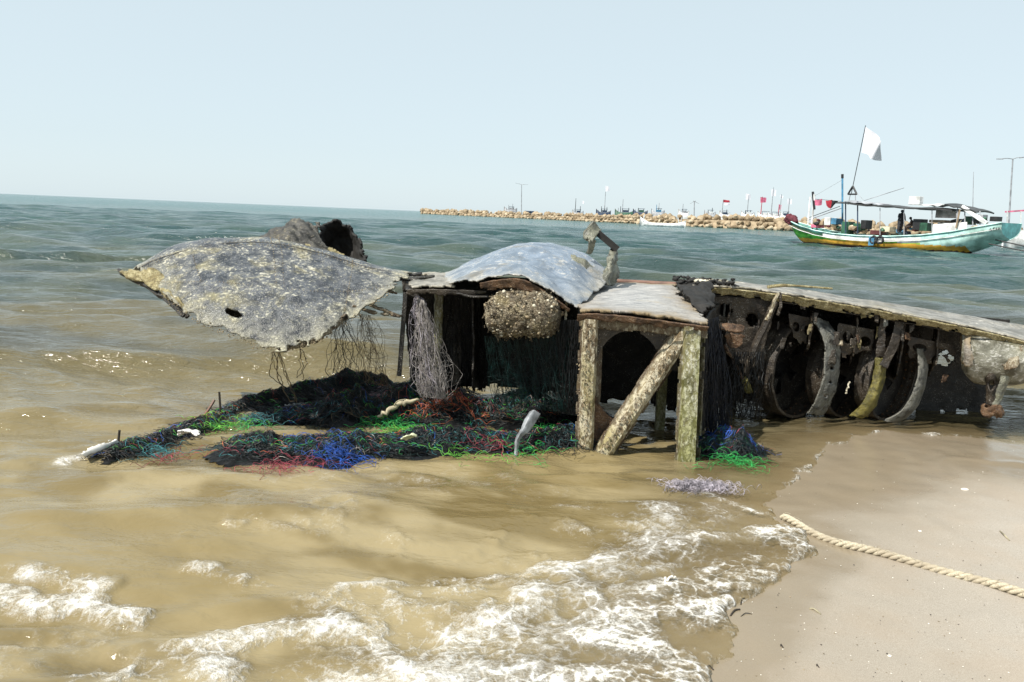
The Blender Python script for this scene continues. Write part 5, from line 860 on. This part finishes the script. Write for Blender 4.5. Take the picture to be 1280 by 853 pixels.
for k,a in enumerate(FBs): far_boat(*a,k=k)
# lamp posts, beacon, poles
def lamp(px, ytop, ybase, Y, arms, label, r_=0.09):
    b = P(px,ybase,Y); b[2] = max(b[2]-3,0.2) if Y>200 else -0.3; t = P(px,ytop,Y); rt = root('lamp_post',(b[0],b[1],b[2]),label,'lamp post')
    mb = MB(); mb.add(*tube([b,t],[r_*1.5,r_],7)); mb.build('pole',PM['grey'],rt)
    for (x1,y1) in arms:
        e = P(x1,y1,Y); mb = MB(); mb.add(*tube(cr1([t,t*0.5+e*0.5+np.array((0,0,0.1)),e],np.linspace(0,1,6)),r_*0.6,5)); ao = mb.build('arm',PM['grey'],rt)
        mb = MB(); d_ = (e-t)/np.linalg.norm(e-t); mb.add(*box(e,0.9*Y/110,0.25,0.12,(d_,np.cross((0,0,1),d_),(0,0,1)))); mb.build('lamp_head',PM['grey'],ao)
lamp(1266,199,262,110,[(1250,199),(1279,197)],'tall double-arm lamp post at the right edge behind the boat')
lamp(652,231,266,395,[(648,230),(656,231)],'thin lamp post standing on the far breakwater',0.16)
lamp(868,252,272,290,[(866,253),(870,253)],'short dark harbour lamp on the rocks above the white boat',0.16)
mb = MB(); mb.add(*tube([P(1217,215,105),P(1216,262,105)],[0.03,0.06],5)); tag(mb.build('antenna_pole',PM['grey']),'thin bare pole rising behind the boat stern','pole')
mb = MB(); mb.add(*box(P(662,265.5,400),5.5,2.5,1.3)); o = mb.build('harbour_shed',PM['dkblue']); md = o.modifiers.new('b','BEVEL'); md.width = 0.2; tag(o,'dark low hut on the far breakwater right of the lamp post','hut')
# stern awning of the next boat at the right edge
NB = root('neighbour_boat',P(1290,300,95)*np.array((1,1,0)),'boat with pale pink awning cut off by the right edge','boat'); c0 = P(1300,300,95); c0[2] = 0
small_hull(NB,c0,9.5,3.0,1.9,np.array((1,0.1,0)),PM['white'],-0.4,1.0,0.6)
V = [P(1256,264,95),P(1300,261,95),P(1300,261,97.5),P(1256,264,97.5)]; o = mk('awning',V,[(0,1,2,3)],PM['pink'],NB); md = o.modifiers.new('t','SOLIDIFY'); md.thickness = 0.2
for x_ in (1259,1276,1292): wbar(NB,(x_,264),(x_,285),95,0.07,'white','awning_post')
